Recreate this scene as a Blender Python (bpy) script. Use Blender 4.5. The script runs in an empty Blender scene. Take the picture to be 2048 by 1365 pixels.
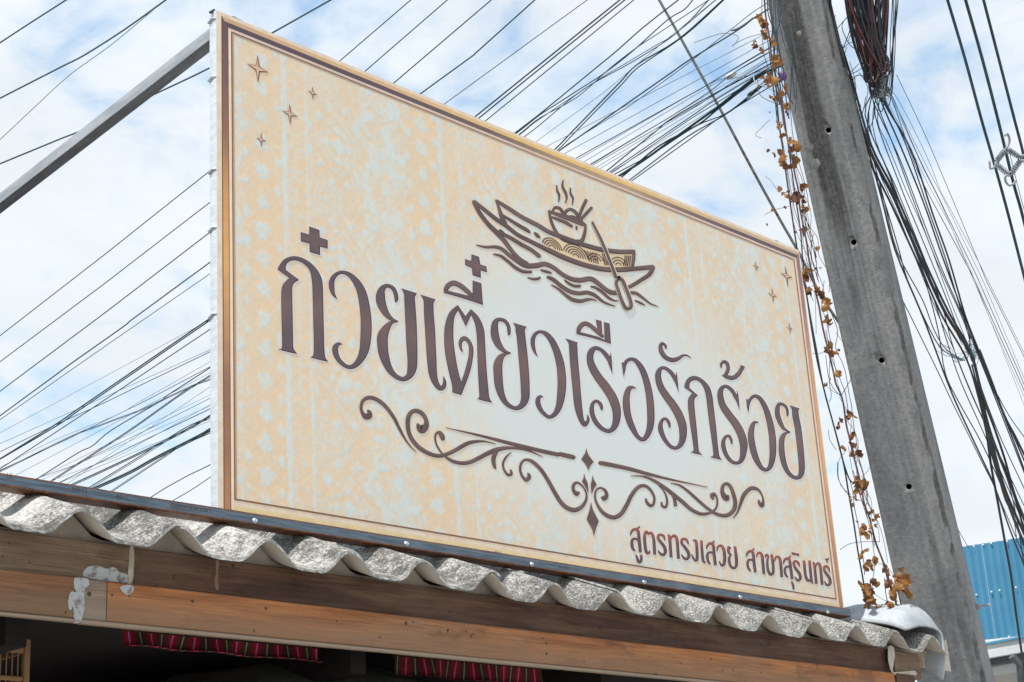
import bpy, bmesh, math, random
import numpy as np
from mathutils import Vector, Matrix, noise, geometry
C = bpy.context.scene
COL = C.collection
random.seed(7)
rnd = random.random
def U(a, b): return a + (b - a) * random.random()

# ---------------------------------------------------------------- camera
F_PX = 3383.83            # focal length in pixels of the 2048 px wide photograph
CX, CY = 1024.0, 682.5
AX = ((0.6900384, -0.1984728, -0.6960284),      # rows: world X, Y, Z in camera axes
      (-0.7212347, -0.2690228, -0.6383159),
      (-0.0605591, 0.9424623, -0.3287816))
CAM_Z = 1.6
cam_d = bpy.data.cameras.new('camera'); cam = bpy.data.objects.new('camera', cam_d); COL.objects.link(cam)
M = Matrix(AX)
cam.matrix_world = Matrix.Translation((0, 0, CAM_Z)) @ M.to_4x4()
cam_d.sensor_width = 36.0; cam_d.lens = F_PX / 2048 * 36.0
cam_d.clip_start = 0.05; cam_d.clip_end = 2000
C.camera = cam

def ray(p): return (M @ Vector((p[0] - CX, -(p[1] - CY), -F_PX)))
def onY(p, Y):
    d = ray(p); v = d * (Y / d.y); return Vector((v.x, v.y, v.z + CAM_Z))
def onX(p, X):
    d = ray(p); v = d * (X / d.x); return Vector((v.x, v.y, v.z + CAM_Z))
def dep(p, D):            # point at depth D along the viewing axis
    d = ray(p) * (D / F_PX); return Vector((d.x, d.y, d.z + CAM_Z))

# ---------------------------------------------------------------- light and sky
SUN_EL, SUN_AZ = math.radians(60), math.radians(190)        # azimuth measured from +X, counter-clockwise
sd = Vector((math.cos(SUN_EL) * math.cos(SUN_AZ), math.cos(SUN_EL) * math.sin(SUN_AZ), math.sin(SUN_EL)))
sun_d = bpy.data.lights.new('sun', 'SUN'); sun_d.energy = 4.2; sun_d.angle = math.radians(0.6); sun_d.color = (1, .97, .92)
sun = bpy.data.objects.new('sun', sun_d); COL.objects.link(sun)
sun.rotation_euler = (-sd).to_track_quat('-Z', 'Y').to_euler(); sun.location = (0, 0, 30)
C.view_settings.view_transform = 'Standard'; C.view_settings.look = 'None'
C.view_settings.exposure = 0.42; C.view_settings.gamma = 1
C.view_settings.use_curve_mapping = False

class NT:
    """tiny helper to write node trees as expressions"""
    def __init__(s, tree): s.t = tree; s.n = tree.nodes; s.l = tree.links
    def new(s, typ, **kw):
        n = s.n.new(typ)
        for k, v in kw.items(): setattr(n, k, v)
        return n
    def put(s, sock, v):
        if v is None: return
        if isinstance(v, bpy.types.NodeSocket): s.l.new(v, sock)
        else:
            if isinstance(v, tuple) and len(v) == 3 and sock.type == 'RGBA': v = v + (1,)
            sock.default_value = v
    def m(s, op, a, b=None, c=None, clamp=False):
        n = s.new('ShaderNodeMath', operation=op, use_clamp=clamp)
        for i, v in enumerate((a, b, c)): s.put(n.inputs[i], v)
        return n.outputs[0]
    def ramp(s, v, lo, hi, a=0.0, b=1.0, smooth=True):
        n = s.new('ShaderNodeMapRange', interpolation_type='SMOOTHSTEP' if smooth else 'LINEAR')
        for i, x in enumerate((v, lo, hi, a, b)): s.put(n.inputs[i], x)
        return n.outputs[0]
    def mix(s, f, a, b, mode='MIX'):
        n = s.new('ShaderNodeMix', data_type='RGBA', blend_type=mode)
        s.put(n.inputs[0], f); s.put(n.inputs[6], a); s.put(n.inputs[7], b); return n.outputs[2]
    def noise(s, vec, scale, detail=3, rough=.55, dist=0.0):
        n = s.new('ShaderNodeTexNoise'); s.put(n.inputs['Vector'], vec)
        n.inputs['Scale'].default_value = scale; n.inputs['Detail'].default_value = detail
        n.inputs['Roughness'].default_value = rough; n.inputs['Distortion'].default_value = dist
        return n.outputs[0]
    def scale(s, vec, sc, loc=(0, 0, 0)):
        n = s.new('ShaderNodeMapping'); s.put(n.inputs[0], vec)
        n.inputs['Scale'].default_value = sc; n.inputs['Location'].default_value = loc; return n.outputs[0]
    def sep(s, vec):
        n = s.new('ShaderNodeSeparateXYZ'); s.put(n.inputs[0], vec); return n.outputs
    def comb(s, x, y, z=0.0):
        n = s.new('ShaderNodeCombineXYZ'); s.put(n.inputs[0], x); s.put(n.inputs[1], y); s.put(n.inputs[2], z); return n.outputs[0]
    def obj(s): return s.new('ShaderNodeTexCoord').outputs['Object']

w = bpy.data.worlds.new('World'); C.world = w; w.use_nodes = True
w.node_tree.nodes.clear(); q = NT(w.node_tree)
sky = q.new('ShaderNodeTexSky', sky_type='NISHITA', sun_disc=False, sun_elevation=SUN_EL)
sky.sun_rotation = math.pi / 2 - SUN_AZ; sky.air_density = 1.0; sky.dust_density = 1.2; sky.altitude = 100
g = q.new('ShaderNodeTexCoord').outputs['Generated']
sx = q.sep(g)
zz = q.m('ADD', q.m('MAXIMUM', sx[2], 0.0), 0.28)
pl = q.comb(q.m('DIVIDE', sx[0], zz), q.m('DIVIDE', sx[1], zz), 0.0)
big = q.noise(pl, 2.6, 3, .5, .3)
med = q.noise(pl, 7.5, 7, .56, .5)
fine = q.noise(pl, 26.0, 5, .6, .4)
cov = q.m('ADD', q.m('ADD', q.m('MULTIPLY', big, .55), q.m('MULTIPLY', med, .62)), q.m('MULTIPLY', fine, .14))
low = q.ramp(sx[2], .55, .18, 0, .16)
cov = q.m('ADD', cov, low)
mask = q.ramp(cov, .49, .74, .22, 1.0)
skyc = q.mix(1.0, sky.outputs[0], (1.10, 1.95, 2.10), 'MULTIPLY')
shade = q.ramp(q.noise(pl, 5.0, 5, .5, .3), .3, .7, .93, 1.02)
cl = q.mix(1.0, (7.15, 7.6, 8.05), q.comb(shade, shade, shade), 'MULTIPLY')
bg = q.new('ShaderNodeBackground'); q.put(bg.inputs[0], q.mix(mask, skyc, cl)); bg.inputs[1].default_value = .095
q.l.new(bg.outputs[0], q.new('ShaderNodeOutputWorld').inputs[0])

# ---------------------------------------------------------------- helpers
def lin(r, g_, b, k=1.0):
    def f(c):
        c /= 255.0
        return c / 12.92 if c <= .04045 else ((c + .055) / 1.055) ** 2.4
    return (min(.9, f(r) * k), min(.9, f(g_) * k), min(.9, f(b) * k))
def c4(c): return (c[0], c[1], c[2], 1)

MATS = {}
def base_mat(name, rough=.6, metal=0.0, spec=.5):
    m = bpy.data.materials.new(name); m.use_nodes = True
    m.node_tree.nodes.clear(); q = NT(m.node_tree)
    p = q.new('ShaderNodeBsdfPrincipled'); o = q.new('ShaderNodeOutputMaterial'); q.l.new(p.outputs[0], o.inputs[0])
    p.inputs['Roughness'].default_value = rough; p.inputs['Metallic'].default_value = metal
    p.inputs['Specular IOR Level'].default_value = spec
    MATS[name] = m
    return m, q, p
def bump(q, p, h, strength=.3, dist=.002):
    b = q.new('ShaderNodeBump'); q.put(b.inputs['Height'], h); b.inputs['Strength'].default_value = strength
    b.inputs['Distance'].default_value = dist; q.l.new(b.outputs[0], p.inputs['Normal'])
def mottled(name, a, b, scale=8, rough=.7, metal=0., detail=5, bmp=.2, bd=.002, stretch=(1, 1, 1), lo=.35, hi=.65, spec=.4):
    m, q, p = base_mat(name, rough, metal, spec)
    v = q.scale(q.obj(), stretch); n = q.noise(v, scale, detail, .6)
    q.put(p.inputs[0], q.mix(q.ramp(n, lo, hi), c4(a), c4(b)))
    if bmp: bump(q, p, q.noise(v, scale * 4, 4, .6), bmp, bd)
    return m
def attr_mat(name, rough=.55, k=1.0, spec=.3):
    m, q, p = base_mat(name, rough, 0, spec)
    a = q.new('ShaderNodeAttribute'); a.attribute_name = 'Col'
    n = q.noise(q.obj(), 30, 3, .6); s = q.ramp(n, .3, .7, .94, 1.04)
    q.put(p.inputs[0], q.mix(1.0, a.outputs[0], q.comb(s, s, s), 'MULTIPLY')); return m

def meta(o, label=None, cat=None, group=None, kind=None):
    if label: o['label'] = label
    if cat: o['category'] = cat
    if group: o['group'] = group
    if kind: o['kind'] = kind
    return o
def empty(name, loc, label, cat, group=None):
    o = bpy.data.objects.new(name, None); COL.objects.link(o); o.location = loc; o.empty_display_size = .1
    return meta(o, label, cat, group)
bpy.context.view_layer.update()
def mesh_obj(name, verts, faces, mats, parent=None, smooth=False, midx=None, cols=None):
    me = bpy.data.meshes.new(name)
    off = parent_world(parent)
    me.from_pydata([(v[0] - off.x, v[1] - off.y, v[2] - off.z) for v in verts], [], faces)
    for m in (mats if isinstance(mats, (list, tuple)) else [mats]): me.materials.append(m)
    if midx: me.polygons.foreach_set('material_index', midx)
    if smooth: me.polygons.foreach_set('use_smooth', [True] * len(me.polygons))
    if cols:
        a = me.color_attributes.new('Col', 'FLOAT_COLOR', 'POINT')
        a.data.foreach_set('color', [x for c in cols for x in (c[0], c[1], c[2], 1.0)])
    me.update()
    o = bpy.data.objects.new(name, me); COL.objects.link(o)
    if parent: o.parent = parent
    return o
def parent_world(p):
    v = Vector((0, 0, 0))
    while p: v += p.location; p = p.parent
    return v
def fix_normals(o):
    bm = bmesh.new(); bm.from_mesh(o.data); bmesh.ops.recalc_face_normals(bm, faces=bm.faces); bm.to_mesh(o.data); bm.free(); return o
def bevel_obj(o, w_, seg=1):
    bm = bmesh.new(); bm.from_mesh(o.data)
    bmesh.ops.bevel(bm, geom=bm.edges[:], offset=w_, segments=seg, affect='EDGES', profile=.6)
    bmesh.ops.recalc_face_normals(bm, faces=bm.faces)
    bm.to_mesh(o.data); bm.free(); return o
class MB:
    def __init__(s): s.v = []; s.f = []; s.mi = []
    def box(s, a, b, mi=0):
        n = len(s.v); x0, y0, z0 = a; x1, y1, z1 = b
        s.v += [(x0, y0, z0), (x1, y0, z0), (x1, y1, z0), (x0, y1, z0), (x0, y0, z1), (x1, y0, z1), (x1, y1, z1), (x0, y1, z1)]
        s.f += [(n, n+3, n+2, n+1), (n+4, n+5, n+6, n+7), (n, n+1, n+5, n+4), (n+1, n+2, n+6, n+5), (n+2, n+3, n+7, n+6), (n+3, n, n+4, n+7)]; s.mi += [mi] * 6
    def tube(s, pts, rad, seg=6, cap=True, mi=0, flat=None):
        pts = [Vector(p) for p in pts]; n0 = len(s.v); n = len(pts)
        rr = rad if isinstance(rad, (list, tuple)) else [rad] * n
        t = (pts[1] - pts[0]).normalized(); up = Vector((0, 0, 1)) if abs(t.z) < .9 else Vector((0, 1, 0))
        u = t.cross(up).normalized()
        for i, p in enumerate(pts):
            t = (pts[min(i + 1, n - 1)] - pts[max(i - 1, 0)]).normalized()
            u = (u - t * u.dot(t)).normalized(); v = t.cross(u)
            for k in range(seg):
                a = 2 * math.pi * (k + .5) / seg
                s.v.append(tuple(p + (u * math.cos(a) + v * math.sin(a)) * rr[i]))
        for i in range(n - 1):
            for k in range(seg):
                a = n0 + i * seg + k; b = n0 + i * seg + (k + 1) % seg
                s.f.append((a, b, b + seg, a + seg)); s.mi.append(mi)
        if cap:
            s.f.append(tuple(range(n0 + seg - 1, n0 - 1, -1))); s.mi.append(mi)
            s.f.append(tuple(range(n0 + (n - 1) * seg, n0 + n * seg))); s.mi.append(mi)
    def build(s, name, mats, parent=None, smooth=False):
        return mesh_obj(name, s.v, s.f, mats, parent, smooth, s.mi)
def catmull(pts, sub=5, closed=False):
    """pts: tuples (x, y, w..); returns smoothed list"""
    out = []; n = len(pts)
    if n < 3 and not closed: return [tuple(p) for p in pts]
    for i in range(n if closed else n - 1):
        p1 = pts[i]; p2 = pts[(i + 1) % n]
        p0 = pts[(i - 1) % n] if (closed or i > 0) else p1
        p3 = pts[(i + 2) % n] if (closed or i + 2 < n) else p2
        for k in range(sub):
            t = k / sub; t2 = t * t; t3 = t2 * t
            out.append(tuple(.5 * ((2 * b) + (-a + c) * t + (2*a - 5*b + 4*c - d) * t2 + (-a + 3*b - 3*c + d) * t3) for a, b, c, d in zip(p0, p1, p2, p3)))
    if not closed: out.append(tuple(pts[-1]))
    return out
def dup(o, parent, loc=None, rot=None, sc=None):
    c = o.copy(); COL.objects.link(c); c.parent = parent
    if loc is not None: c.location = loc
    if rot is not None: c.rotation_euler = rot
    if sc is not None: c.scale = sc
    return c

# ---------------------------------------------------------------- materials
def wood_mat(name, a, b, grey, dark_amt=.5, rough=.72):
    m, q, p = base_mat(name, rough, 0, .25)
    o = q.obj(); v = q.scale(o, (1.2, 8, 14))
    n1 = q.noise(v, 2.2, 6, .65, .6); n2 = q.noise(q.scale(o, (.9, 2, 2.2)), 2.6, 4, .6, .3)
    gr = q.noise(q.scale(o, (3, 60, 170)), 2.5, 5, .65, .2)
    col = q.mix(q.ramp(n1, .36, .62), c4(a), c4(b))
    col = q.mix(q.m('MULTIPLY', q.ramp(n2, .42, .68), .8), col, c4(grey))
    s = q.ramp(gr, .3, .7, .68, 1.16)
    col = q.mix(1.0, col, q.comb(s, s, s), 'MULTIPLY')
    stn = q.noise(q.scale(o, (1, 1, 1.6)), 9, 5, .65, .4); col = q.mix(q.m('MULTIPLY', q.ramp(stn, .54, .70), .55), col, q.mix(1.0, col, (.38, .34, .32, 1), 'MULTIPLY'))
    pz = q.sep(q.new('ShaderNodeNewGeometry').outputs['Position'])[2]
    gm = q.m('MULTIPLY', q.ramp(q.m('ADD', pz, q.m('MULTIPLY', q.m('SUBTRACT', n2, .5), .12)), CAM_Z + .672, CAM_Z + .60), .75); col = q.mix(gm, col, c4(grey))
    sp = q.noise(o, 42, 2, .5); col = q.mix(q.ramp(sp, .70, .76), col, (.03, .02, .015, 1))
    q.put(p.inputs[0], col); bump(q, p, gr, .5, .002); return m
W_LOW = wood_mat('old_orange_wood', (.25, .082, .026), (.42, .165, .055), (.25, .145, .085))
W_LOW2 = wood_mat('old_brown_wood', (.17, .070, .030), (.26, .110, .045), (.18, .115, .07))
W_GREY = wood_mat('grey_brown_wood', (.17, .11, .075), (.26, .18, .125), (.27, .205, .155))
W_UP = wood_mat('dark_brown_wood', (.055, .027, .017), (.115, .058, .034), (.13, .082, .055))
W_UP2 = wood_mat('faded_brown_wood', (.11, .068, .042), (.18, .118, .075), (.21, .15, .10))
W_EDGE = wood_mat('lit_wood_edge', (.20, .14, .095), (.34, .26, .185), (.30, .23, .17))  # paler tone stands for light catching the boards' bottom edge
W_CAGE = wood_mat('varnished_cage_wood', (.20, .095, .03), (.30, .15, .05), (.2, .12, .06))
PUTTY = mottled('grey_putty', (.15, .12, .10), (.36, .365, .355), 55, .85, bmp=.8, lo=.32, hi=.52)
RAFT = mottled('shaded_timber', (.006, .004, .004), (.014, .009, .008), 5, .9, stretch=(1, 1, 6))  # near-black colour carries the shade inside the shop
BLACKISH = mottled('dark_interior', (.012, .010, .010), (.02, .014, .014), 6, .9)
NAIL = mottled('rusty_nail', (.02, .015, .012), (.06, .035, .02), 60, .6)

# fibre cement roof
def cement_roof():
    m, q, p = base_mat('weathered_fibre_cement', .9, 0, .15)
    o = q.obj()
    geo = q.new('ShaderNodeNewGeometry').outputs['Position']
    fine_ = q.noise(geo, 190, 5, .75); mid = q.noise(geo, 38, 5, .65, .3); bigp = q.noise(geo, 4.5, 3, .55)
    f = q.m('ADD', q.m('MULTIPLY', fine_, .55), q.m('ADD', q.m('MULTIPLY', mid, .35), q.m('MULTIPLY', bigp, .25)))
    col = q.mix(q.ramp(q.m('ADD', f, q.m('MULTIPLY', bigp, .18)), .55, .74), (.47, .45, .42, 1), (.085, .08, .072, 1))
    px = q.sep(geo)[0]
    right = q.m('MULTIPLY', q.ramp(px, 2.5, 3.6), .62)          # greyer sheets with more dark flecks to the right
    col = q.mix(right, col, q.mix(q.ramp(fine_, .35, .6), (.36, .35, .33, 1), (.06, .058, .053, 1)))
    # shade band painted down the right-hand flank of each wave
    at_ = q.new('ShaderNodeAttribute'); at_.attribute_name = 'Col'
    flank_shade = q.sep(at_.outputs[1])[0]
    lm = q.ramp(q.m('ADD', flank_shade, q.m('MULTIPLY', mid, .7)), .75, 1.10)
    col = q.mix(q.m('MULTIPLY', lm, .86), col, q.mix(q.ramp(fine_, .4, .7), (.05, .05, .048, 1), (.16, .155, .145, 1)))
    q.put(p.inputs[0], col); bump(q, p, q.noise(geo, 260, 3, .7), .35, .0008)
    return m
ROOF = cement_roof()
ROOF_UNDER = mottled('fibre_cement_underside', (.33, .29, .24), (.44, .39, .33), 14, .85, bmp=.15)
ROOF_EDGE = mottled('fibre_cement_cut_edge', (.20, .195, .18), (.46, .45, .43), 70, .9, bmp=.4)
CAP = None
def cap_mat():
    m, q, p = base_mat('painted_cement_cap', .75, 0, .25)
    o = q.new('ShaderNodeNewGeometry').outputs['Position']
    n = q.noise(o, 14, 5, .65, .5); f = q.noise(o, 90, 4, .7); s = q.noise(o, 5, 3, .5)
    col = q.mix(q.ramp(n, .42, .72), (.38, .40, .42, 1), (.27, .295, .32, 1))
    col = q.mix(q.ramp(f, .66, .74), col, (.12, .115, .11, 1))
    col = q.mix(q.ramp(s, .58, .75), col, (.30, .29, .27, 1))
    q.put(p.inputs[0], col); bump(q, p, n, .3, .003); return m
CAP = cap_mat()

def angle_mat():
    m, q, p = base_mat('blue_steel_with_rust', .5, 0.0, .45)
    o = q.new('ShaderNodeNewGeometry').outputs['Position']; s = q.sep(o)
    n = q.noise(q.scale(o, (1, 1, 1)), 60, 6, .7, .4); st = q.noise(q.scale(o, (150, 1, 9)), 1.0, 3, .6)
    m1 = q.noise(q.scale(o, (8, 4, 90)), 1.6, 4, .6)
    col = q.mix(q.ramp(m1, .35, .65), lin(96, 112, 124) + (1,), lin(70, 84, 97) + (1,))
    h = q.m('SUBTRACT', s[2], CAM_Z + .8565)                     # 0 .. .0255 up the face
    edge = q.m('MAXIMUM', q.ramp(h, .007, .001), q.ramp(h, .017, .0262))
    rm = q.ramp(q.m('ADD', q.m('MULTIPLY', edge, .62), q.m('ADD', q.m('MULTIPLY', n, .34), q.m('MULTIPLY', st, .40))), .56, .78)
    rust = q.mix(q.ramp(n, .35, .65), (.075, .035, .022, 1), (.21, .085, .035, 1))
    dark = q.m('MULTIPLY', q.ramp(q.noise(q.scale(o, (2.2, 1, 260)), 1.0, 3, .6), .60, .70), .55)
    col = q.mix(dark, col, (.03, .035, .045, 1))
    q.put(p.inputs[0], q.mix(rm, col, rust)); bump(q, p, n, .3, .0008); return m
ANGLE = angle_mat()
RUST = mottled('brown_rust', (.11, .045, .022), (.26, .10, .04), 50, .85)
GALV = mottled('dull_galvanised_steel', (.27, .29, .31), (.38, .40, .42), 45, .45, .25, stretch=(1, .15, 1))
ZINC = mottled('zinc_screw', (.50, .56, .58), (.66, .70, .72), 90, .35, .7)
STAMP = mottled('stamped_paint', (.045, .03, .028), (.10, .06, .045), 80, .8)

def concrete_mat():
    m, q, p = base_mat('stained_concrete', .92, 0, .2)
    at_ = q.new('ShaderNodeAttribute'); at_.attribute_name = 'Col'; a = q.sep(at_.outputs[1])
    o = q.obj()
    n = q.noise(q.scale(o, (1, 1, .45)), 5, 6, .65, .6); f = q.noise(o, 60, 5, .7); pit = q.noise(o, 130, 2, .5)
    col = q.mix(q.ramp(n, .3, .7), (.150, .155, .158, 1), (.25, .25, .247, 1))
    s = q.ramp(f, .25, .75, .80, 1.16); col = q.mix(1.0, col, q.comb(s, s, s), 'MULTIPLY')
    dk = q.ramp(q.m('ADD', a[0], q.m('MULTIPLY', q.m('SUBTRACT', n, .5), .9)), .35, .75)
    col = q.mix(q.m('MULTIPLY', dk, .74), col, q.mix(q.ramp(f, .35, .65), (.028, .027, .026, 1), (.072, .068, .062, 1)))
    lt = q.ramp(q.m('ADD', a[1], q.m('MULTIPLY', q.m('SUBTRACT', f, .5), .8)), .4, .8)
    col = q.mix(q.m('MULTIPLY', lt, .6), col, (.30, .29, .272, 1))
    col = q.mix(q.ramp(pit, .70, .735), col, (.045, .045, .042, 1))
    q.put(p.inputs[0], col)
    h = q.m('ADD', q.m('MULTIPLY', f, .6), q.m('MULTIPLY', pit, -.8)); bump(q, p, h, .4, .003); return m
CONC = concrete_mat()
SPLASH = mottled('grey_mortar', (.17, .17, .16), (.24, .235, .225), 60, .95)
HOLE = mottled('dark_hole', (.006, .006, .006), (.012, .012, .011), 9, .95)
CABLE = mottled('sky_tinted_cable_sheath', (.010, .034, .045), (.022, .060, .078), 3, .55, bmp=0)  # teal tint puts sky bleeding round thin dark cables into their colour
CABLE2 = mottled('black_cable_sheath', (.010, .015, .019), (.026, .034, .040), 3, .5, bmp=0)
CABLE_R = mottled('faded_red_brown_sheath', (.060, .016, .018), (.105, .030, .032), 8, .5, bmp=0)
CABLE_G = mottled('thin_grey_cable', (.10, .15, .18), (.17, .23, .26), 3, .6, bmp=0)
CABLE_BR = mottled('brown_black_cable_sheath', (.026, .026, .028), (.052, .048, .048), 3, .6, bmp=0)
GUY = mottled('twisted_steel_strand', (.055, .065, .062), (.13, .14, .125), 60, .6, .3, stretch=(1, 1, 3))
WIRE_T = mottled('teal_binding_wire', (.10, .22, .26), (.25, .42, .46), 30, .5, bmp=0)
GLASSY = mottled('grey_polymer', (.20, .225, .24), (.30, .325, .34), 30, .5, bmp=0)
STEM = mottled('dry_vine_stem', (.055, .03, .028), (.12, .065, .055), 40, .9)
def leaf_mat(name, a, b, d):
    m, q, p = base_mat(name, .75, 0, .25)
    n = q.noise(q.obj(), 28, 4, .6); col = q.mix(q.ramp(n, .35, .62), c4(a), c4(b))
    col = q.mix(q.ramp(q.noise(q.obj(), 60, 3, .6), .60, .72), col, c4(d)); q.put(p.inputs[0], col)
    tr = q.new('ShaderNodeBsdfTranslucent'); q.put(tr.inputs[0], col); mx = q.new('ShaderNodeMixShader'); mx.inputs[0].default_value = .38
    o = q.n['Material Output'] if 'Material Output' in q.n else [x for x in q.n if x.type == 'OUTPUT_MATERIAL'][0]
    q.l.new(p.outputs[0], mx.inputs[1]); q.l.new(tr.outputs[0], mx.inputs[2]); q.l.new(mx.outputs[0], o.inputs[0]); return m
LEAF = [leaf_mat('dry_orange_leaf', (.20, .085, .026), (.34, .165, .055), (.06, .026, .015)),
        leaf_mat('dry_tan_leaf', (.33, .16, .06), (.46, .26, .11), (.10, .045, .022)),
        leaf_mat('dry_dark_leaf', (.10, .04, .026), (.18, .075, .042), (.035, .018, .015))]
PURPLE = mottled('purple_plastic', (.055, .025, .12), (.10, .05, .19), 20, .4)
WHITEP = mottled('white_plastic', (.55, .54, .52), (.70, .68, .66), 30, .4)
BLUE = mottled('blue_painted_sheet', (.040, .175, .29), (.055, .215, .34), 1.5, .42, bmp=0, spec=.5)
GREYMETAL = mottled('pale_grey_sheet', (.42, .44, .44), (.52, .54, .54), 2, .5, bmp=0)
DARKSTEEL = mottled('dark_steel', (.05, .06, .07), (.09, .10, .11), 5, .5)
CANVAS = mottled('grey_green_canvas', (.10, .10, .088), (.15, .145, .125), 6, .9)
PLASTER = mottled('rendered_wall', (.34, .32, .29), (.42, .40, .36), 2, .9)

# ---------------------------------------------------------------- ground
def road_mat():
    m, q, p = base_mat('concrete_ground', .9, 0, .2)
    o = q.obj(); n = q.noise(o, .6, 6, .6); f = q.noise(o, 25, 4, .7)
    col = q.mix(q.ramp(n, .3, .7), (.40, .385, .36, 1), (.50, .48, .45, 1)); s = q.ramp(f, .3, .7, .9, 1.06)
    q.put(p.inputs[0], q.mix(1.0, col, q.comb(s, s, s), 'MULTIPLY')); bump(q, p, f, .3, .004); return m
gnd = mesh_obj('ground', [(-600, -600, 0), (600, -600, 0), (600, 600, 0), (-600, 600, 0)], [(0, 1, 2, 3)], road_mat()); meta(gnd, kind='structure')
rd = mottled('asphalt', (.045, .045, .047), (.065, .065, .066), 6, .9)
o = mesh_obj('road', [(-300, -13, .004), (300, -13, .004), (300, -6, .004), (-300, -6, .004)], [(0, 1, 2, 3)], rd); meta(o, kind='structure')

# ================================================================ signboard
YS = 2.8302                                     # plane of the printed face
X0, X1 = 2.1337, 4.5282                         # left and right edge
Z0, Z1 = CAM_Z + .8826, CAM_Z + 2.0826          # steel angle's top, upper edge
ZB = Z0 - .022                                  # the panel goes down behind the angle
SIGN = empty('signboard', (X0, YS, ZB), 'large cream shop sign with brown Thai lettering and a noodle boat emblem', 'sign')

def face_mat():
    m, q, p = base_mat('printed_banner_vinyl', .5, 0, .3)
    pos = q.sep(q.new('ShaderNodeNewGeometry').outputs['Position'])
    u = q.m('SUBTRACT', pos[0], X0); v = q.m('SUBTRACT', pos[2], Z0)
    uv = q.comb(u, v, 0.0)
    at_ = q.new('ShaderNodeAttribute'); at_.attribute_name = 'Col'; ink = q.sep(at_.outputs[1])
    pale = ink[0]; wob2 = q.noise(uv, 75, 3, .6, .4)
    dgw = q.noise(q.scale(q.comb(q.m('ADD', u, v), q.m('SUBTRACT', v, u), 0.0), (16, 60, 1)), 1.0, 3, .6, .4)
    # base
    pb = q.noise(uv, 3.0, 2, .5)
    base = q.mix(q.ramp(pb, .35, .65), lin(233, 205, 170) + (1,), lin(229, 205, 174) + (1,))
    rt = q.ramp(u, .9, 2.2); base = q.mix(q.m('MULTIPLY', rt, .5), base, lin(222, 204, 180) + (1,))
    col = q.mix(q.m('MULTIPLY', pale, 1.0), base, lin(214, 221, 217) + (1,))
    # fine emboss of the print
    em = q.m('ADD', q.m('MULTIPLY', dgw, .6), q.m('MULTIPLY', wob2, .4)); e2 = q.m('ADD', q.ramp(em, .3, .7, .89, .95), q.m('MULTIPLY', q.m('SUBTRACT', ink[1], .5), .13))
    col = q.mix(1.0, col, q.comb(e2, e2, e2), 'MULTIPLY')
    # pale oval behind the lettering
    du = q.m('DIVIDE', q.m('SUBTRACT', u, 1.30), .92); dv = q.m('DIVIDE', q.m('SUBTRACT', v, .50), .52)
    dd = q.m('ADD', q.m('SQRT', q.m('ADD', q.m('MULTIPLY', du, du), q.m('MULTIPLY', dv, dv))), q.m('MULTIPLY', q.m('SUBTRACT', q.noise(uv, 5, 3, .6), .5), .35))
    col = q.mix(q.ramp(dd, 1.02, .42), col, lin(211, 215, 211) + (1,))
    # plain margin outside the frame lines
    e = q.m('MINIMUM', q.m('MINIMUM', u, q.m('SUBTRACT', 2.3945, u)), q.m('SUBTRACT', 1.2, v))
    e = q.m('MINIMUM', e, q.m('ADD', v, .026))
    mg = q.mix(q.ramp(q.noise(uv, 26, 3, .6), .4, .6), lin(226, 208, 184) + (1,), lin(222, 196, 172) + (1,))
    col = q.mix(q.ramp(e, .049, .047), col, mg)
    q.put(p.inputs[0], col)
    wv = q.noise(q.scale(uv, (2, 1.4, 1)), 3, 3, .5); h = q.m('ADD', q.m('MULTIPLY', wv, 1.0), q.m('MULTIPLY', q.noise(uv, 900, 1, .5), .02))
    bump(q, p, h, .25, .01); return m
FACE = face_mat()
BACK = mottled('white_banner_cloth', (.44, .48, .52), (.53, .57, .61), 25, .7, bmp=.5, bd=.002, stretch=(1, 1, 3))
TH = .026
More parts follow.
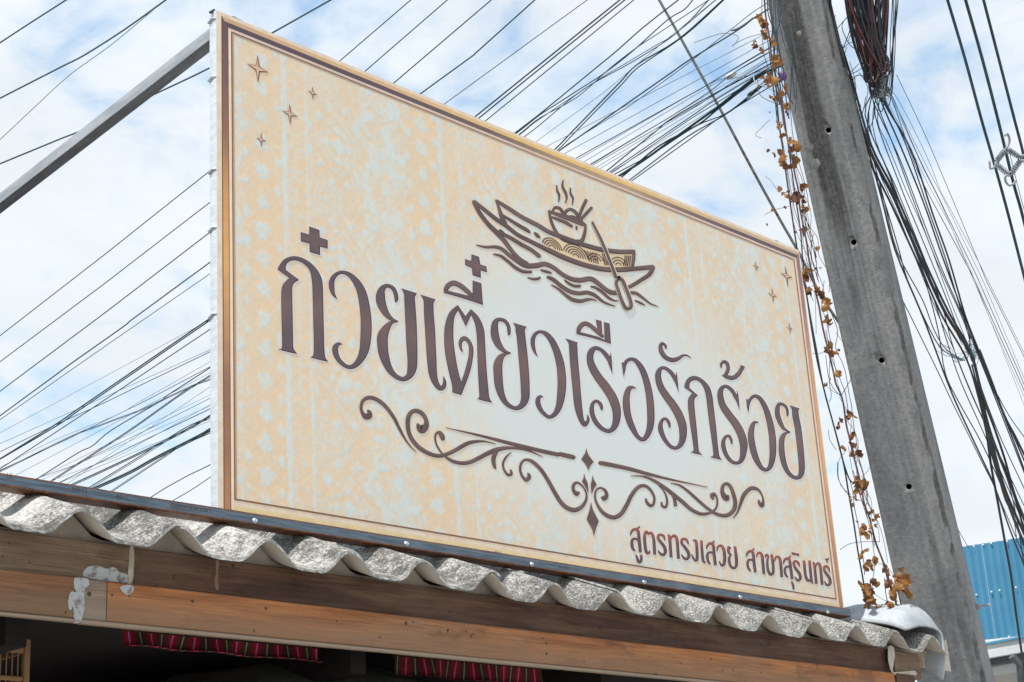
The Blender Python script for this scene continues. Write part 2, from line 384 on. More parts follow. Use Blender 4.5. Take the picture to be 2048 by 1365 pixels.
# front sheet, one slightly drawn skin
nx, nz = 960, 490
def vnoise(x, y, sc, seed, n=256):
    g_ = np.random.RandomState(seed).rand(n, n); x = x * sc + 50; y = y * sc + 50
    xi = np.floor(x).astype(int); yi = np.floor(y).astype(int); fx = x - xi; fy = y - yi
    fx = fx * fx * (3 - 2 * fx); fy = fy * fy * (3 - 2 * fy); a = lambda i, j: g_[i % n, j % n]
    return (a(xi, yi) * (1 - fx) + a(xi + 1, yi) * fx) * (1 - fy) + (a(xi, yi + 1) * (1 - fx) + a(xi + 1, yi + 1) * fx) * fy
def sst(x, a, b_): t = np.clip((x - a) / (b_ - a), 0, 1); return t * t * (3 - 2 * t)
def silk(u, v):
    """ikat silk drawing: flower columns, paired stripes, stepped diamonds and scrolls, with feathered edges"""
    P_ = .523
    st = vnoise(u + v, (v - u) * .22, 150, 1) - .5; st2 = vnoise(u, v, 70, 2) - .5; st3 = vnoise(u, v * .9, 22, 3) - .5
    fu = u + .0065 * st + .0030 * st2 + .002 * st3; fv = v - .0065 * st + .0035 * st2 + .002 * st3
    x = np.mod(fu - .266, P_); col = np.floor((fu - .266) / P_)
    # flower column
    cell = np.floor((fv + .02) / .073); fy = np.mod(fv + .02, .073) - .0365; fx = x - .388
    h = np.mod(np.sin(cell * 12.9 + col * 78.2) * 43758.5, 1.0)
    r_ = np.hypot(fx * 1.05, fy); th = np.arctan2(fy, fx)
    pet = .0200 + .0045 * np.cos(8 * th + h * 6) + .003 * np.cos(3 * th + h * 20) + .010 * st3 + .006 * st2
    fl = sst(pet - r_, -.0012, .0022) * (1 - .65 * sst(.0060 - r_ + .004 * st2, -.001, .003)) * (1 - .5 * (np.abs(np.sin(8 * th + h * 6)) > .94) * (r_ > .008))
    bx = np.abs(fx) - .047; by = np.abs(fy) - .0365
    bud = sst(.0125 + .012 * st3 + .006 * st2 - (np.abs(bx) * 1.1 + np.abs(by) * .8), -.001, .003) * .85
    bud2 = sst(.0055 + .006 * st2 - (np.abs(np.abs(fx) - .052) + np.abs(fy)), -.001, .002) * .6
    m1 = np.maximum(np.maximum(fl, bud), bud2) * (x > .322) * (x < .449)
    # stripes
    w1 = .0085 + .003 * (vnoise(u * 0, v, 60, 5) - .5); s1 = sst(w1 - np.abs(x - .4575), -.001, .0025) * (1 - .35 * (np.abs(x - .458) < .0012)) * (.72 + .4 * vnoise(u * 0, v, 16, 6))
    w2 = .0052 + .004 * (vnoise(u * 0, v, 24, 7) - .5); s2 = sst(w2 - np.minimum(np.abs(x - .003), np.abs(x - P_ - .003)), -.001, .0025) * (.6 + .5 * vnoise(u * 0, v, 12, 8))
    # narrow band
    ny = np.mod(v, .058) - .029; nx_ = x - .492
    nb = sst(.006 + .006 * st3 - (np.abs(nx_) + .5 * np.abs(ny)), -.001, .003) * .6
    nb = np.maximum(nb, sst(.5 * vnoise(np.abs(nx_), np.abs(ny), 190, 9) + .5 * vnoise(u, v, 60, 10), .56, .68) * .55) * (x > .470) * (x < .516)
    # wide panel
    TH_ = .305; ty = np.mod(fv + .11 + .0 * col, TH_) - TH_ / 2
    q_ = .0062; X = (np.round((x - .103) / q_)) * q_; Y = (np.round(ty / q_)) * q_
    X = X * .65 + (x - .103) * .35; Y = Y * .65 + ty * .35
    m = np.abs(X) / .098 + np.abs(Y) / .108
    line = sst(np.mod(m * 3.6 + .22 * np.abs(np.mod(X / .026, 2) - 1) - .1, 1.0), .66, .80) * (1 - sst(np.mod(m * 3.6 + .22 * np.abs(np.mod(X / .026, 2) - 1) - .1, 1.0), .93, 1.0))
    dia = line * (m < 1.0) * .62
    def dmd(cx_, cy_, a, b_, soft=.12): return sst(1 - (np.abs(np.abs(x - .103) - cx_) / a + np.abs(np.abs(ty) - cy_) / b_) + .5 * st2, -.02, soft + .1)
    dia = np.maximum(dia, dmd(0, 0, .020, .026)); dia = np.maximum(dia, dmd(.036, 0, .012, .010) * .9); dia = np.maximum(dia, dmd(0, .040, .010, .013) * .9); dia = np.maximum(dia, dmd(.026, .030, .009, .009) * .85)
    dia = np.maximum(dia, dmd(.055, .0, .005, .014) * .7); dia = np.maximum(dia, dmd(.03, .052, .006, .008) * .7)
    # leafy fringe round the diamond
    tt = np.abs(x - .103) / .098 - np.abs(ty) / .108
    fr = sst(.5 + .5 * np.cos(tt * 9.4 + st3 * 1.2) - .15 + .5 * st2, .45, .72) * sst(m, 1.04, 1.10) * (1 - sst(m, 1.30 + .25 * st3, 1.42 + .25 * st3)) * .92
    # scrolls
    def scroll(cx_, cy_, R, hand):
        dx = x - cx_; dy = np.abs(ty) - cy_; r2 = np.hypot(dx, dy); t2 = np.arctan2(dy, dx) * hand
        a = np.mod(r2 / (R * .30) + t2 / (2 * np.pi) + .9 * st3 + .25 * st2, 1.0)
        return sst(a, .52, .66) * (1 - sst(a, .88, .98)) * sst(R * 1.15 - r2 + .012 * st3, 0, .012)
    sc_ = np.maximum(np.maximum(scroll(.268, .038, .052, 1), scroll(.060, .150, .050, -1) * .9), scroll(.255, .150, .046, -1)) * .70
    # wavy leaf chain
    lx = x - .205 - .016 * np.sin(v * 34) ; lc = sst(.0085 + .010 * st3 - np.abs(lx), -.001, .004) * sst(np.mod(v / .042, 1), .06, .16) * (1 - sst(np.mod(v / .042, 1), .72, .86)) * .85
    wl = np.abs(np.sin((x * 1.3 + .25 * np.sin(v * 26) * .12 + .05 * st3) * 240)); wav = sst(wl, .86, .97) * sst(.05 - np.abs(x - .262), 0, .015) * .35 * (sc_ < .1)
    blob = sst(vnoise(x, np.abs(ty), 42, 11) * .5 + vnoise(x * .6 + ty, ty - x * .6, 60, 12) * .3 + vnoise(u + v, (v - u) * .3, 110, 14) * .2, .575, .645) * .85 * (m > 1.05)
    rip = sst(np.sin((vnoise(x, np.abs(ty), 15, 31) + .25 * vnoise(x, np.abs(ty), 34, 32)) * 62 + 2.0 * st3), .35, .85) * .50 * (m > 1.12) * sst(vnoise(x, np.abs(ty), 13, 33), .35, .50)
    fine_ = sst(vnoise(u + v * .8, (v - u) * .35, 130, 15) * .6 + vnoise(x, np.abs(ty), 90, 16) * .4, .55, .68) * .5
    pan = np.maximum.reduce([dia * 1.15, fr, sc_, lc, wav, blob * (x > .15), fine_ * .8, rip]) * (x > .010) * (x < .330)
    M_ = np.maximum.reduce([m1, s1, s2, nb, pan, .30 * sst(vnoise(u + v, (v - u) * .25, 160, 17), .6, .8)])
    return np.clip(M_ * (.88 + .5 * vnoise(u, v, 9, 13) * .5 + .18 * st2), 0, 1)
gu, gv = np.meshgrid(np.linspace(0, X1 - X0, nx + 1), np.linspace(ZB - Z0, Z1 - Z0, nz + 1))
pale_ = silk(gu, gv)
hgt_ = pale_ + .35 * vnoise(gu + gv, (gv - gu) * .2, 170, 21) + .2 * vnoise(gu, gv, 120, 22)
em_ = np.clip(.5 + .55 * (np.roll(np.roll(hgt_, 2, 0), -1, 1) - hgt_) , 0, 1)
pale_ = .6 * pale_ + .1 * (np.roll(pale_, 1, 0) + np.roll(pale_, -1, 0) + np.roll(pale_, 1, 1) + np.roll(pale_, -1, 1))
co_ = np.zeros(((nx + 1) * (nz + 1), 3), np.float32); co_[:, 0] = gu.ravel(); co_[:, 2] = gv.ravel() + (Z0 - ZB)
me = bpy.data.meshes.new('printed_face'); nq = nx * nz
me.vertices.add(len(co_)); me.vertices.foreach_set('co', co_.ravel()); me.loops.add(nq * 4); me.polygons.add(nq)
a_ = (np.arange(nz)[:, None] * (nx + 1) + np.arange(nx)[None, :]).ravel()
me.loops.foreach_set('vertex_index', np.stack([a_, a_ + 1, a_ + nx + 2, a_ + nx + 1], 1).ravel().astype(np.int32)); me.polygons.foreach_set('loop_start', (np.arange(nq) * 4).astype(np.int32))
me.update(calc_edges=True); ca_ = me.color_attributes.new('Col', 'FLOAT_COLOR', 'POINT')
cc_ = np.ones((len(co_), 4), np.float32); cc_[:, 0] = pale_.ravel(); cc_[:, 1] = em_.ravel(); cc_[:, 2] = 0; ca_.data.foreach_set('color', cc_.ravel()); me.materials.append(FACE)
o = bpy.data.objects.new('printed_face', me); COL.objects.link(o); o.parent = SIGN
# wrapped side cloth with small creases, top and back
vs = []; fs = []; n = 90
for k in range(n + 1):
    z = ZB + (Z1 - ZB) * k / n
    for i in range(5):
        y = YS + TH * i / 4
        vs.append((X0 - (0.0 if i in (0, 4) else .0012 * noise.noise(Vector((i * .7, 0, z * 30))) + .001), y, z))
for k in range(n):
    for i in range(4):
        a = k * 5 + i; fs.append((a, a + 5, a + 6, a + 1))
mesh_obj('side_cloth', vs, fs, BACK, SIGN, smooth=True)
for zf in (.985, .86, .655, .545, .365):           # little tucks of cloth
    z = Z0 + 1.2 * zf + U(-.01, .01); b = MB()
    b.tube([(X0 - .0015, YS + .001, z), (X0 - .004, YS + .012, z + .003), (X0 - .003, YS + .027, z - .003)], [.0012, .0022, .0034], 5)
    b.build('cloth_tuck', BACK, SIGN)
b = MB()
b.box((X0 + .001, YS + .002, Z1 - .003), (X1, YS + TH, Z1 - .0005)); b.box((X1 - .003, YS + .002, ZB), (X1 - .0005, YS + TH, Z1 - .004))
b.box((X0 + .003, YS + TH - .002, ZB), (X1 - .004, YS + TH, Z1 - .004)); b.build('wrapped_edge', BACK, SIGN)
b = MB()
for x in (X0 + .04, X0 + .62, X0 + 1.2, X0 + 1.8, X1 - .04): b.box((x - .0125, YS + TH + .001, ZB + .005), (x + .0125, YS + TH + .026, Z1 - .02))
b.box((X0 + .14, YS + TH + .0265, Z1 - .08), (X1 - .02, YS + TH + .05, Z1 - .055)); b.build('rear_frame', GALV, SIGN)
for (px, py, dx, dz) in ((470, 37, .02, .006), (420, 29, -.009, .003), (1553, 480, .028, .004)):   # frayed ends of tie wire on the upper edge
    c = onY((px, py), YS + .012); c.z = Z1 - .001; c.x = max(c.x, X0 + .012)
    b = MB(); b.tube([c + Vector((-.022, 0, -.004)), c + Vector((-.008, 0, .006)), c + Vector((dx, -.004, dz))], [.003, .0055, .0012], 5); b.build('tie_wire_end', CABLE, SIGN)

INK = attr_mat('brown_print', .5, spec=.25)
art_n = [0]
def q2w(P_, lift):                 # photograph trace -> point on the board, lifted a hair per printed layer
    v = onY(P_, YS); return (v.x, YS - lift, v.z)
def poly_layer(pts, lift, colf, acc):
    tris = geometry.tessellate_polygon([[Vector((x, y, 0)) for x, y in pts]])
    n = len(acc[0])
    for x, y in pts:
        w_ = q2w((x, y), lift); acc[0].append(w_); acc[2].append(colf(w_))
    for t in tris: acc[1].append(tuple(n + i for i in t))
def offset_poly(pts, d):
    n = len(pts); A = sum(pts[i][0] * pts[(i+1) % n][1] - pts[(i+1) % n][0] * pts[i][1] for i in range(n)); s = 1 if A > 0 else -1
    out = []
    for i in range(n):
        p0 = Vector(pts[i-1]); p1 = Vector(pts[i]); p2 = Vector(pts[(i+1) % n])
        e1 = (p1 - p0); e2 = (p2 - p1)
        if e1.length < 1e-6 or e2.length < 1e-6: out.append(tuple(p1)); continue
        e1.normalize(); e2.normalize()
        nn = Vector((e1.y + e2.y, -(e1.x + e2.x)))
        if nn.length < .2: nn = Vector((e1.y, -e1.x))
        nn.normalize(); c = max(.5, abs(nn.dot(Vector((e1.y, -e1.x)))))
        out.append((p1.x + s * nn.x * d / c, p1.y + s * nn.y * d / c))
    return out
def smooth_outline(o):
    """outline points (x, y[, 1 = corner]) -> smoothed closed list"""
    n = len(o); cor = [i for i, p in enumerate(o) if len(p) > 2]
    if not cor: return [tuple(p[:2]) for p in catmull([p[:2] for p in o], 4, True)]
    out = []
    for a, b_ in zip(cor, cor[1:] + [cor[0] + n]):
        seg = [o[i % n][:2] for i in range(a, b_ + 1)]
        out += catmull(seg, 4)[:-1] if len(seg) > 2 else seg[:-1]
    return out
def stroke_poly(st, grow=0.0, cap=False):
    s = catmull(st, 5) if len(st) > 2 else [tuple(p) for p in st]
    L, R = [], []
    for i, (x, y, w_) in enumerate(s):
        a = s[max(i - 1, 0)]; b_ = s[min(i + 1, len(s) - 1)]
        t = Vector((b_[0] - a[0], b_[1] - a[1]))
        if t.length < 1e-6: t = Vector((1, 0))
        t.normalize(); h = max(.15, w_ / 2 + grow)
        L.append((x + t.y * h, y - t.x * h)); R.append((x - t.y * h, y + t.x * h))
        if i == 0: t0 = t.copy(); h0 = h
    return L, R, (s[0], t0, h0), (s[-1], t, h)
def stroke_layer(st, grow, lift, colf, acc, cap=False):
    L, R, S, E_ = stroke_poly(st, grow)
    n = len(acc[0]); k = len(L)
    for a, b_ in zip(L, R):
        for pt in (a, b_):
            w_ = q2w(pt, lift); acc[0].append(w_); acc[2].append(colf(w_))
    for i in range(k - 1): acc[1].append((n + 2*i, n + 2*i + 1, n + 2*i + 3, n + 2*i + 2))
    if cap:
        for ((x, y, _), t, h), sg in ((S, -1), (E_, 1)):
            m_ = len(acc[0]); K = 7
            for j in range(K + 1):
                a = math.pi * j / K
                dx = sg * t.x * math.sin(a) * h + t.y * math.cos(a) * h; dy = sg * t.y * math.sin(a) * h - t.x * math.cos(a) * h
                w_ = q2w((x + dx, y + dy), lift); acc[0].append(w_); acc[2].append(colf(w_))
            acc[1].append(tuple(range(m_, m_ + K + 1)))
def glyph(name, items, crop, pal, px=1.0, cap=False, halo=True, label=None, vr=None, hv=1.7):
    """items: ('o', outline) or ('s', stroke) in crop pixels; crop = (ox, oy, scale)"""
    ox, oy, sc = crop
    acc = ([], [], [])
    T = []
    for kind, pts in items:
        if kind == 's': T.append(('s', [(ox + x / sc, oy + y / sc, w_ / sc) for x, y, w_ in pts]))
        else: T.append(('o', [(ox + p[0] / sc, oy + p[1] / sc) + tuple(p[2:]) for p in pts]))
    zs = [q2w(p[:2], 0)[2] for _, pts in T for p in pts]; z0, z1 = (min(zs), max(zs)) if vr is None else vr
    faceC, edgeC, haloC = pal
    def fc(w_): return faceC((w_[2] - z0) / max(1e-5, z1 - z0))
    lift = .0004 + .00001 * (art_n[0] % 3); art_n[0] += 1
    layers = ([('halo', hv, lambda w_: haloC, (.8, .5))] if halo else []) + [('edge', .15, lambda w_: edgeC, (.25, .2)), ('face', -px, fc, (-.45, -.4))]
    for li, (ln, gr, cf, (sx_, sy_)) in enumerate(layers):
        for k, (kind, pts) in enumerate(T):
            l_ = lift + li * .0003 + k * .000012
            if kind == 's': stroke_layer([(x + sx_, y + sy_, w_) for x, y, w_ in pts], gr, l_, cf, acc, cap)
            else:
                so = smooth_outline(pts); so = [(x + sx_, y + sy_) for x, y in so]
                poly_layer(offset_poly(so, gr), l_, cf, acc)
    o = mesh_obj(name, acc[0], acc[1], INK, SIGN, cols=acc[2])
    bm = bmesh.new(); bm.from_mesh(o.data)
    for f_ in bm.faces:
        f_.normal_update()
        if f_.normal.y > 0: f_.normal_flip()
    bm.to_mesh(o.data); bm.free()
    if label: o['label'] = label
    return o
def L3(a, b, t): return tuple(x + (y - x) * t for x, y in zip(a, b))
cT, cM = lin(96, 82, 85), lin(116, 92, 89)
def faceA(t): return L3(cT, cM, max(0, 1 - abs(t - .5) * 3.0))
PAL_A = (faceA, lin(66, 52, 60), lin(229, 214, 212))
PAL_B = (lambda t: L3(lin(97, 78, 76), lin(112, 91, 89), max(0, math.sin(t * 9))), lin(76, 58, 56), lin(212, 196, 178))
PAL_S = (lambda t: L3(lin(96, 76, 82), lin(158, 84, 72), max(0, min(1, (t - .62) * 4))), lin(92, 62, 62), lin(232, 214, 200))
A_ = (540, 440, 3.4125); B_ = (860, 520, 3.4125); C_ = (1220, 650, 3.4125); D_ = (920, 340, 4.55); E_ = (700, 760, 4.55); F_ = (1100, 860, 4.6545); G_ = (1240, 1030, 4.551)

glyph('letter', [('o', [(266,45,1),(335,70,1),(337,120,1),(391,138,1),(392,197,1),(339,183,1),(340,241,1),(269,219,1),(268,163,1),(209,147,1),(208,84,1),(266,100,1)])], A_, PAL_A)
glyph('letter', [('o', [(52,885,1),(78,876),(80,800),(76,640),(75,500),(85,445),(115,410),(130,397,1),(50,340,1),(62,310),(95,270),(150,249),(210,257),(270,290),(320,340),(350,400),(358,450),(360,520),(364,700),(368,860),(375,935),(397,969,1),(330,955),(272,938,1),(293,922),(297,850),(292,650),(288,480),(284,420),(270,350),(240,310),(200,285),(155,277),(120,292),(106,315),(106,342,1),(197,410,1),(165,430),(152,455),(149,500),(152,650),(155,800),(158,875),(186,916,1),(120,902)])], A_, PAL_A)
glyph('letter', [('s', [(456,541,2),(432,508,22),(420,470,36),(418,430,38),(430,395,32),(457,368,25),(495,358,24),(545,378,32),(590,428,48),(625,500,62),(645,600,70),(654,700,74),(652,800,74),(640,890,64),(612,955,48),(570,998,34),(525,1002,26),(475,965,30),(447,915,38),(444,872,38),(465,848,24),(491,849,4)])], A_, PAL_A)
glyph('letter', [('s', [(856,562,10),(861,540,26),(854,500,28),(835,465,26),(795,450,26),(762,475,44),(752,520,62),(758,570,62),(785,630,46),(825,675,26),(872,693,4)]),
    ('s', [(872,695,4),(830,700,24),(795,735,50),(768,790,72),(766,850,72),(775,920,66),(803,1000,50),(845,1058,34),(900,1087,30),(945,1068,42),(966,1020,62),(970,950,68),(966,850,74),(960,700,76),(954,600,74),(950,520,72)]),
    ('o', [(895,468,1),(1001,502,1),(985,530),(984,560,1),(914,548,1),(912,505)])], A_, PAL_A)
glyph('letter', [('s', [(1080,540,66),(1082,640,66),(1090,750,68),(1096,860,66),(1102,960,64),(1110,1050,56),(1128,1110,42),(1158,1150,30),(1182,1140,30),(1190,1108,22),(1182,1070,4)]),
    ('o', [(1024,510,1),(1128,543,1),(1113,570),(1113,600,1),(1047,580,1),(1044,545)])], A_, PAL_A)
glyph('letter', [('o', [(150,905,1),(149,860),(125,760),(103,650),(95,550),(100,450),(130,360),(188,308,1),(240,385,1),(277,337,1),(330,390),(365,470),(373,560),(382,720),(395,870),(403,940),(424,975,1),(370,964),(318,948,1),(334,935),(330,850),(322,680),(318,530),(305,440),(279,377,1),(243,455,1),(190,345,1),(165,390),(157,470),(160,570),(175,680),(193,770),(211,835,1),(225,795),(248,715),(263,640),(260,580),(236,551),(218,565),(215,595),(224,630,1),(205,615),(193,575),(202,538),(232,521),(268,543),(292,595),(292,660),(272,760),(240,850),(212,923,1)])], B_, PAL_A)
glyph('letter', [('o', [(85,224,1),(120,211,1),(280,250,1),(359,308,1),(220,262)]), ('s', [(103,218,28),(115,185,34),(140,164,36),(168,160,36),(205,177,34),(245,208,32),(290,252,26)]), ('o', [(289,141,1),(348,160,1),(359,308,1),(289,275,1)])], B_, PAL_A)
glyph('letter', [('o', [(102,768,1),(170,792,1),(182,860,1),(238,880,1),(243,933,1),(184,915,1),(187,984,1),(112,958,1),(105,893,1),(45,868,1),(43,812,1),(100,830,1)])], D_, PAL_A)
glyph('letter', [('s', [(533,516,8),(538,495,22),(532,450,24),(508,417,24),(468,408,26),(443,430,40),(438,480,52),(445,530,54),(467,580,44),(505,622,24),(550,636,4)]),
    ('s', [(550,638,4),(512,644,20),(480,668,44),(462,715,60),(462,780,60),(468,850,58),(485,920,46),(520,980,32),(575,1012,26),(620,998,38),(646,950,54),(648,880,60),(643,780,62),(632,650,62),(622,550,60),(614,482,60)]),
    ('o', [(566,429,1),(657,457,1),(645,480),(646,510,1),(583,500,1),(580,460)])], B_, PAL_A)
glyph('letter', [('s', [(733,660,2),(712,625,18),(700,580,28),(702,535,28),(722,502,22),(755,491,20),(795,510,32),(835,562,42),(868,640,50),(890,730,56),(898,830,58),(893,920,56),(878,1000,44),(850,1052,32),(810,1072,24),(765,1038,26),(738,990,34),(735,952,30),(750,932,18),(771,938,3)])], B_, PAL_A)
glyph('letter', [('s', [(975,580,56),(980,680,56),(990,790,56),(1000,900,54),(1010,1000,52),(1027,1080,38),(1052,1125,28),(1072,1108,22),(1078,1085,18),(1072,1058,4)]),
    ('o', [(923,536,1),(1007,565,1),(998,585),(1002,612,1),(947,602,1),(944,570)])], B_, PAL_A)
glyph('letter', [('s', [(1228,692,30),(1200,650,30),(1165,614,24),(1125,603,28),(1097,630,42),(1090,680,46),(1107,735,52),(1145,800,56),(1195,865,60),(1240,935,62),(1268,1010,60),(1272,1080,52),(1255,1140,40),(1220,1168,28),(1170,1150,28),(1125,1100,32),(1103,1040,32),(1107,985,24),(1132,964,20),(1158,980,22),(1168,1005,22),(1170,1027,8)]),
    ('o', [(1232,633,1),(1238,680),(1243,777,1),(1222,725),(1200,668,1),(1222,676)])], B_, PAL_A)
glyph('letter', [('o', [(993,506,1),(1020,492,1),(1150,526,1),(1233,574,1),(1120,537)]), ('s', [(1008,500,24),(1017,467,32),(1037,443,32),(1062,436,30),(1100,455,28),(1150,500,26),(1182,528,20)]), ('o', [(1130,408,1),(1168,418,1),(1174,512,1),(1142,485,1)]), ('o', [(1186,425,1),(1223,435,1),(1233,574,1),(1190,560,1)])], B_, PAL_A)
glyph('letter', [('o', [(78,258,1),(100,262),(106,290),(92,355,1),(84,310)]), ('s', [(92,292,22),(108,252,24),(140,234,22),(175,246,28),(215,300,40),(245,380,44),(265,470,48),(275,570,50),(276,660,48),(262,730,40),(230,780,30),(190,766,26),(150,700,40),(120,620,46),(109,540,48),(112,480,42),(127,437,34),(150,427,20),(176,433,3)])], C_, PAL_A)
glyph('letter', [('s', [(376,164,8),(378,145,16),(357,126,16),(343,142,24),(348,180,32),(375,220,30),(420,240,30),(460,232,26),(495,210,16),(525,210,10),(551,227,3)])], C_, PAL_A)
def ror(dx, dy, st, sp): glyph('letter', [('s', st), ('o', sp)], C_, PAL_A)
ror(0, 0, [(446,378,26),(420,332,26),(380,298,22),(347,297,24),(328,330,38),(329,375,42),(347,430,46),(385,490,50),(430,550,54),(470,620,56),(493,690,56),(496,760,48),(482,812,36),(450,840,24),(410,828,24),(370,780,28),(345,720,34),(343,680,28),(357,648,20),(380,642,18),(400,668,20),(405,702,10)], [(452,322,1),(459,370),(467,461,1),(446,405),(424,358,1),(443,362)])
glyph('letter', [('o', [(546,868,1),(568,857),(560,780),(545,680),(532,580),(530,520),(540,490),(560,466,1),(505,427,1),(512,395),(530,365),(565,349),(605,357),(645,385),(680,430),(697,490),(703,540),(722,700),(735,830),(745,895),(762,922,1),(720,913),(682,902,1),(703,890),(698,830),(680,700),(665,580),(652,480),(635,425),(610,390),(580,378),(550,388),(540,410),(540,432,1),(598,482,1),(578,500),(573,530),(580,620),(592,730),(603,850),(612,872),(630,889,1),(585,880)])], C_, PAL_A)
glyph('letter', [('s', [(757,293,10),(757,268,16),(775,251,20),(797,265,24),(804,300,24),(790,335,24),(768,350,6)]), ('s', [(763,346,4),(800,357,26),(840,361,30),(875,334,30),(895,302,28),(906,281,30)])], C_, PAL_A)
ror(0, 0, [(862,504,26),(835,454,24),(800,423,22),(770,424,24),(752,455,36),(753,500,42),(770,555,46),(810,615,50),(855,675,52),(890,740,54),(910,810,54),(908,870,44),(895,922,32),(865,943,22),(825,930,24),(790,885,28),(772,830,30),(773,790,24),(790,762,18),(812,760,18),(825,785,18),(829,813,10)], [(869,449,1),(876,500),(883,583,1),(863,530),(842,484,1),(860,490)])
glyph('letter', [('o', [(928,507,1),(948,512),(952,535),(942,600,1),(933,560)]), ('s', [(942,540,20),(957,506,20),(985,486,22),(1020,502,28),(1055,560,36),(1083,640,42),(1103,740,46),(1110,840,46),(1105,920,40),(1088,972,30),(1060,990,24),(1025,967,30),(990,900,42),(968,820,44),(960,750,42),(967,700,34),(984,667,22),(1013,666,3)])], C_, PAL_A)
glyph('letter', [('s', [(1208,624,8),(1210,605,16),(1204,570,18),(1184,546,18),(1155,540,22),(1142,565,30),(1141,610,34),(1157,660,32),(1185,708,20),(1228,733,4)]),
    ('s', [(1228,735,4),(1197,740,18),(1175,768,34),(1168,815,38),(1172,880,40),(1187,950,36),(1215,1008,28),(1255,1041,24),(1290,1038,30),(1306,1000,40),(1305,930,42),(1295,820,44),(1280,700,44),(1268,640,44),(1262,600,44)]),
    ('o', [(1225,549,1),(1291,571,1),(1283,590),(1286,610,1),(1241,602,1),(1238,575)])], C_, PAL_A)

# boat emblem: each element is a part of its own
def S_(*st): return [('s', list(s)) for s in st]
boat = S_([(124,294,34),(175,390,36),(250,490,38),(330,570,42),(400,645,40),(470,740,36),(540,815,38),(600,858,48)],
  [(130,292,32),(230,372,34),(330,452,36),(420,512,36),(520,590,34),(620,642,36),(720,692,38),(800,732,40),(900,780,42),(1020,830,42),(1150,872,42),(1300,905,42),(1450,910,42),(1600,900,40),(1745,886,42)],
  [(1752,892,40),(1722,950,38),(1650,1000,34),(1560,1055,32),(1500,1080,34)],
  [(330,283,26),(430,345,34),(560,430,36),(700,502,38),(800,562,38),(900,602,40),(1030,652,40),(1150,692,40),(1300,730,40),(1450,747,40),(1575,747,38)],
  [(332,285,24),(352,350,26),(378,430,40),(405,490,44)], [(1577,747,32),(1577,800,30),(1564,890,26)],
  [(382,410,18),(450,455,26),(530,505,30),(600,545,32),(630,568,20)], [(680,576,20),(703,600,32),(720,615,16)],
  [(365,562,40),(400,590,32),(460,622,34),(560,682,34),(650,732,34),(716,784,34)])
glyph('emblem_boat', boat, D_, PAL_B, .9, True)
tan = (lambda t: lin(222, 196, 158)), lin(214, 188, 150), lin(214, 188, 150)
ptn = [('o', [(765,650,1),(800,628),(850,620),(900,638),(940,660,1),(960,668),(1100,705),(1300,745),(1562,768,1),(1556,888,1),(1300,888),(1150,850),(1000,805),(900,765),(820,722),(770,690,1)])]
o = glyph('emblem_panel', ptn, D_, tan, 0, halo=False)
for v_ in o.data.vertices: v_.co.y += .0002
arcs = []
def arcset(cx, cy, radii, a0=180, a1=350, sh=.28):
    for r_ in radii:
        pts = []
        for k in range(9):
            a = math.radians(a0 + (a1 - a0) * k / 8); dx = r_ * math.cos(a); pts.append((cx + dx, cy + dx * sh + r_ * math.sin(a) * .95, 6.5))
        arcs.append(pts)
arcset(838, 715, (28, 50, 70, 90), 185, 352, .42); arcset(1052, 795, (26, 48, 70, 92, 114), 190, 350, .38)
arcset(1232, 838, (24, 50, 76), 190, 345, .22); arcset(1440, 872, (24, 50, 76), 185, 350, .12)
for k in range(5): arcs.append([(1130 + k * 24, 735 + k * 6, 6), (1165 + k * 20, 780 + k * 5, 6), (1175 + k * 20, 835 + k * 6, 6)])
for k in range(4): arcs.append([(1290 + k * 16, 762 + k * 2, 6), (1308 + k * 14, 815, 6), (1318 + k * 14, 870, 6)])
for k in range(4): arcs.append([(1500 + k * 17, 782, 6), (1498 + k * 16, 830, 6), (1486 + k * 18, 878, 6)])
for k in range(0): arcs.append([(1350, 775 + k * 22, 6), (1400, 782 + k * 16, 6), (1470, 792 + k * 5, 6)])
pal_l = (lambda t: lin(88, 66, 58), lin(88, 66, 58), lin(88, 66, 58))
o = glyph('emblem_wave_lines', S_(*arcs), D_, pal_l, 0, halo=False)
for v_ in o.data.vertices: v_.co.y -= .0004
o = glyph('emblem_rail_cover', S_([(760,705,8),(800,728,38),(900,778,42),(1020,828,42),(1150,871,42),(1300,904,42),(1450,909,42),(1570,900,40)], [(900,603,38),(1030,651,38),(1150,691,38),(1300,729,38),(1450,746,38),(1560,747,38)]), D_, PAL_B, .9, halo=False)
for v_ in o.data.vertices: v_.co.y -= .0009
waves = S_([(150,685,8),(230,703,22),(320,702,28),(380,722,32),(440,772,34),(520,832,36),(600,872,46),(690,872,46),(770,858,42),(850,892,36),(930,952,36),(1010,993,40),(1090,1005,44),(1180,992,42),(1240,1022,40),(1310,1080,38),(1370,1115,42),(1435,1120,40)],
  [(1535,1118,26),(1600,1125,28),(1660,1165,22),(1730,1218,14),(1798,1243,4)], [(305,768,12),(370,785,24),(430,830,26),(500,888,28),(570,925,28),(642,930,24)],
  [(738,915,16),(780,925,24),(822,938,18)], [(615,981,8),(660,994,22),(705,992,24),(722,982,18)],
  [(800,978,28),(850,1002,34),(920,1060,36),(1000,1108,38),(1080,1125,36),(1150,1117,34),(1220,1140,32),(1300,1200,22),(1370,1230,14),(1408,1240,5)],
  [(832,1050,10),(890,1082,20),(960,1140,26),(1020,1180,34),(1090,1195,34),(1150,1182,28),(1200,1180,16),(1243,1193,4)],
  [(952,1005,14),(990,1035,22),(1040,1058,26),(1085,1058,26)], [(1192,1063,16),(1240,1077,24),(1300,1120,26),(1350,1165,24),(1400,1190,14),(1430,1192,10)], [(1595,1191,14),(1640,1212,20),(1680,1232,6)])
glyph('emblem_waves', waves, D_, PAL_B, .9, True)
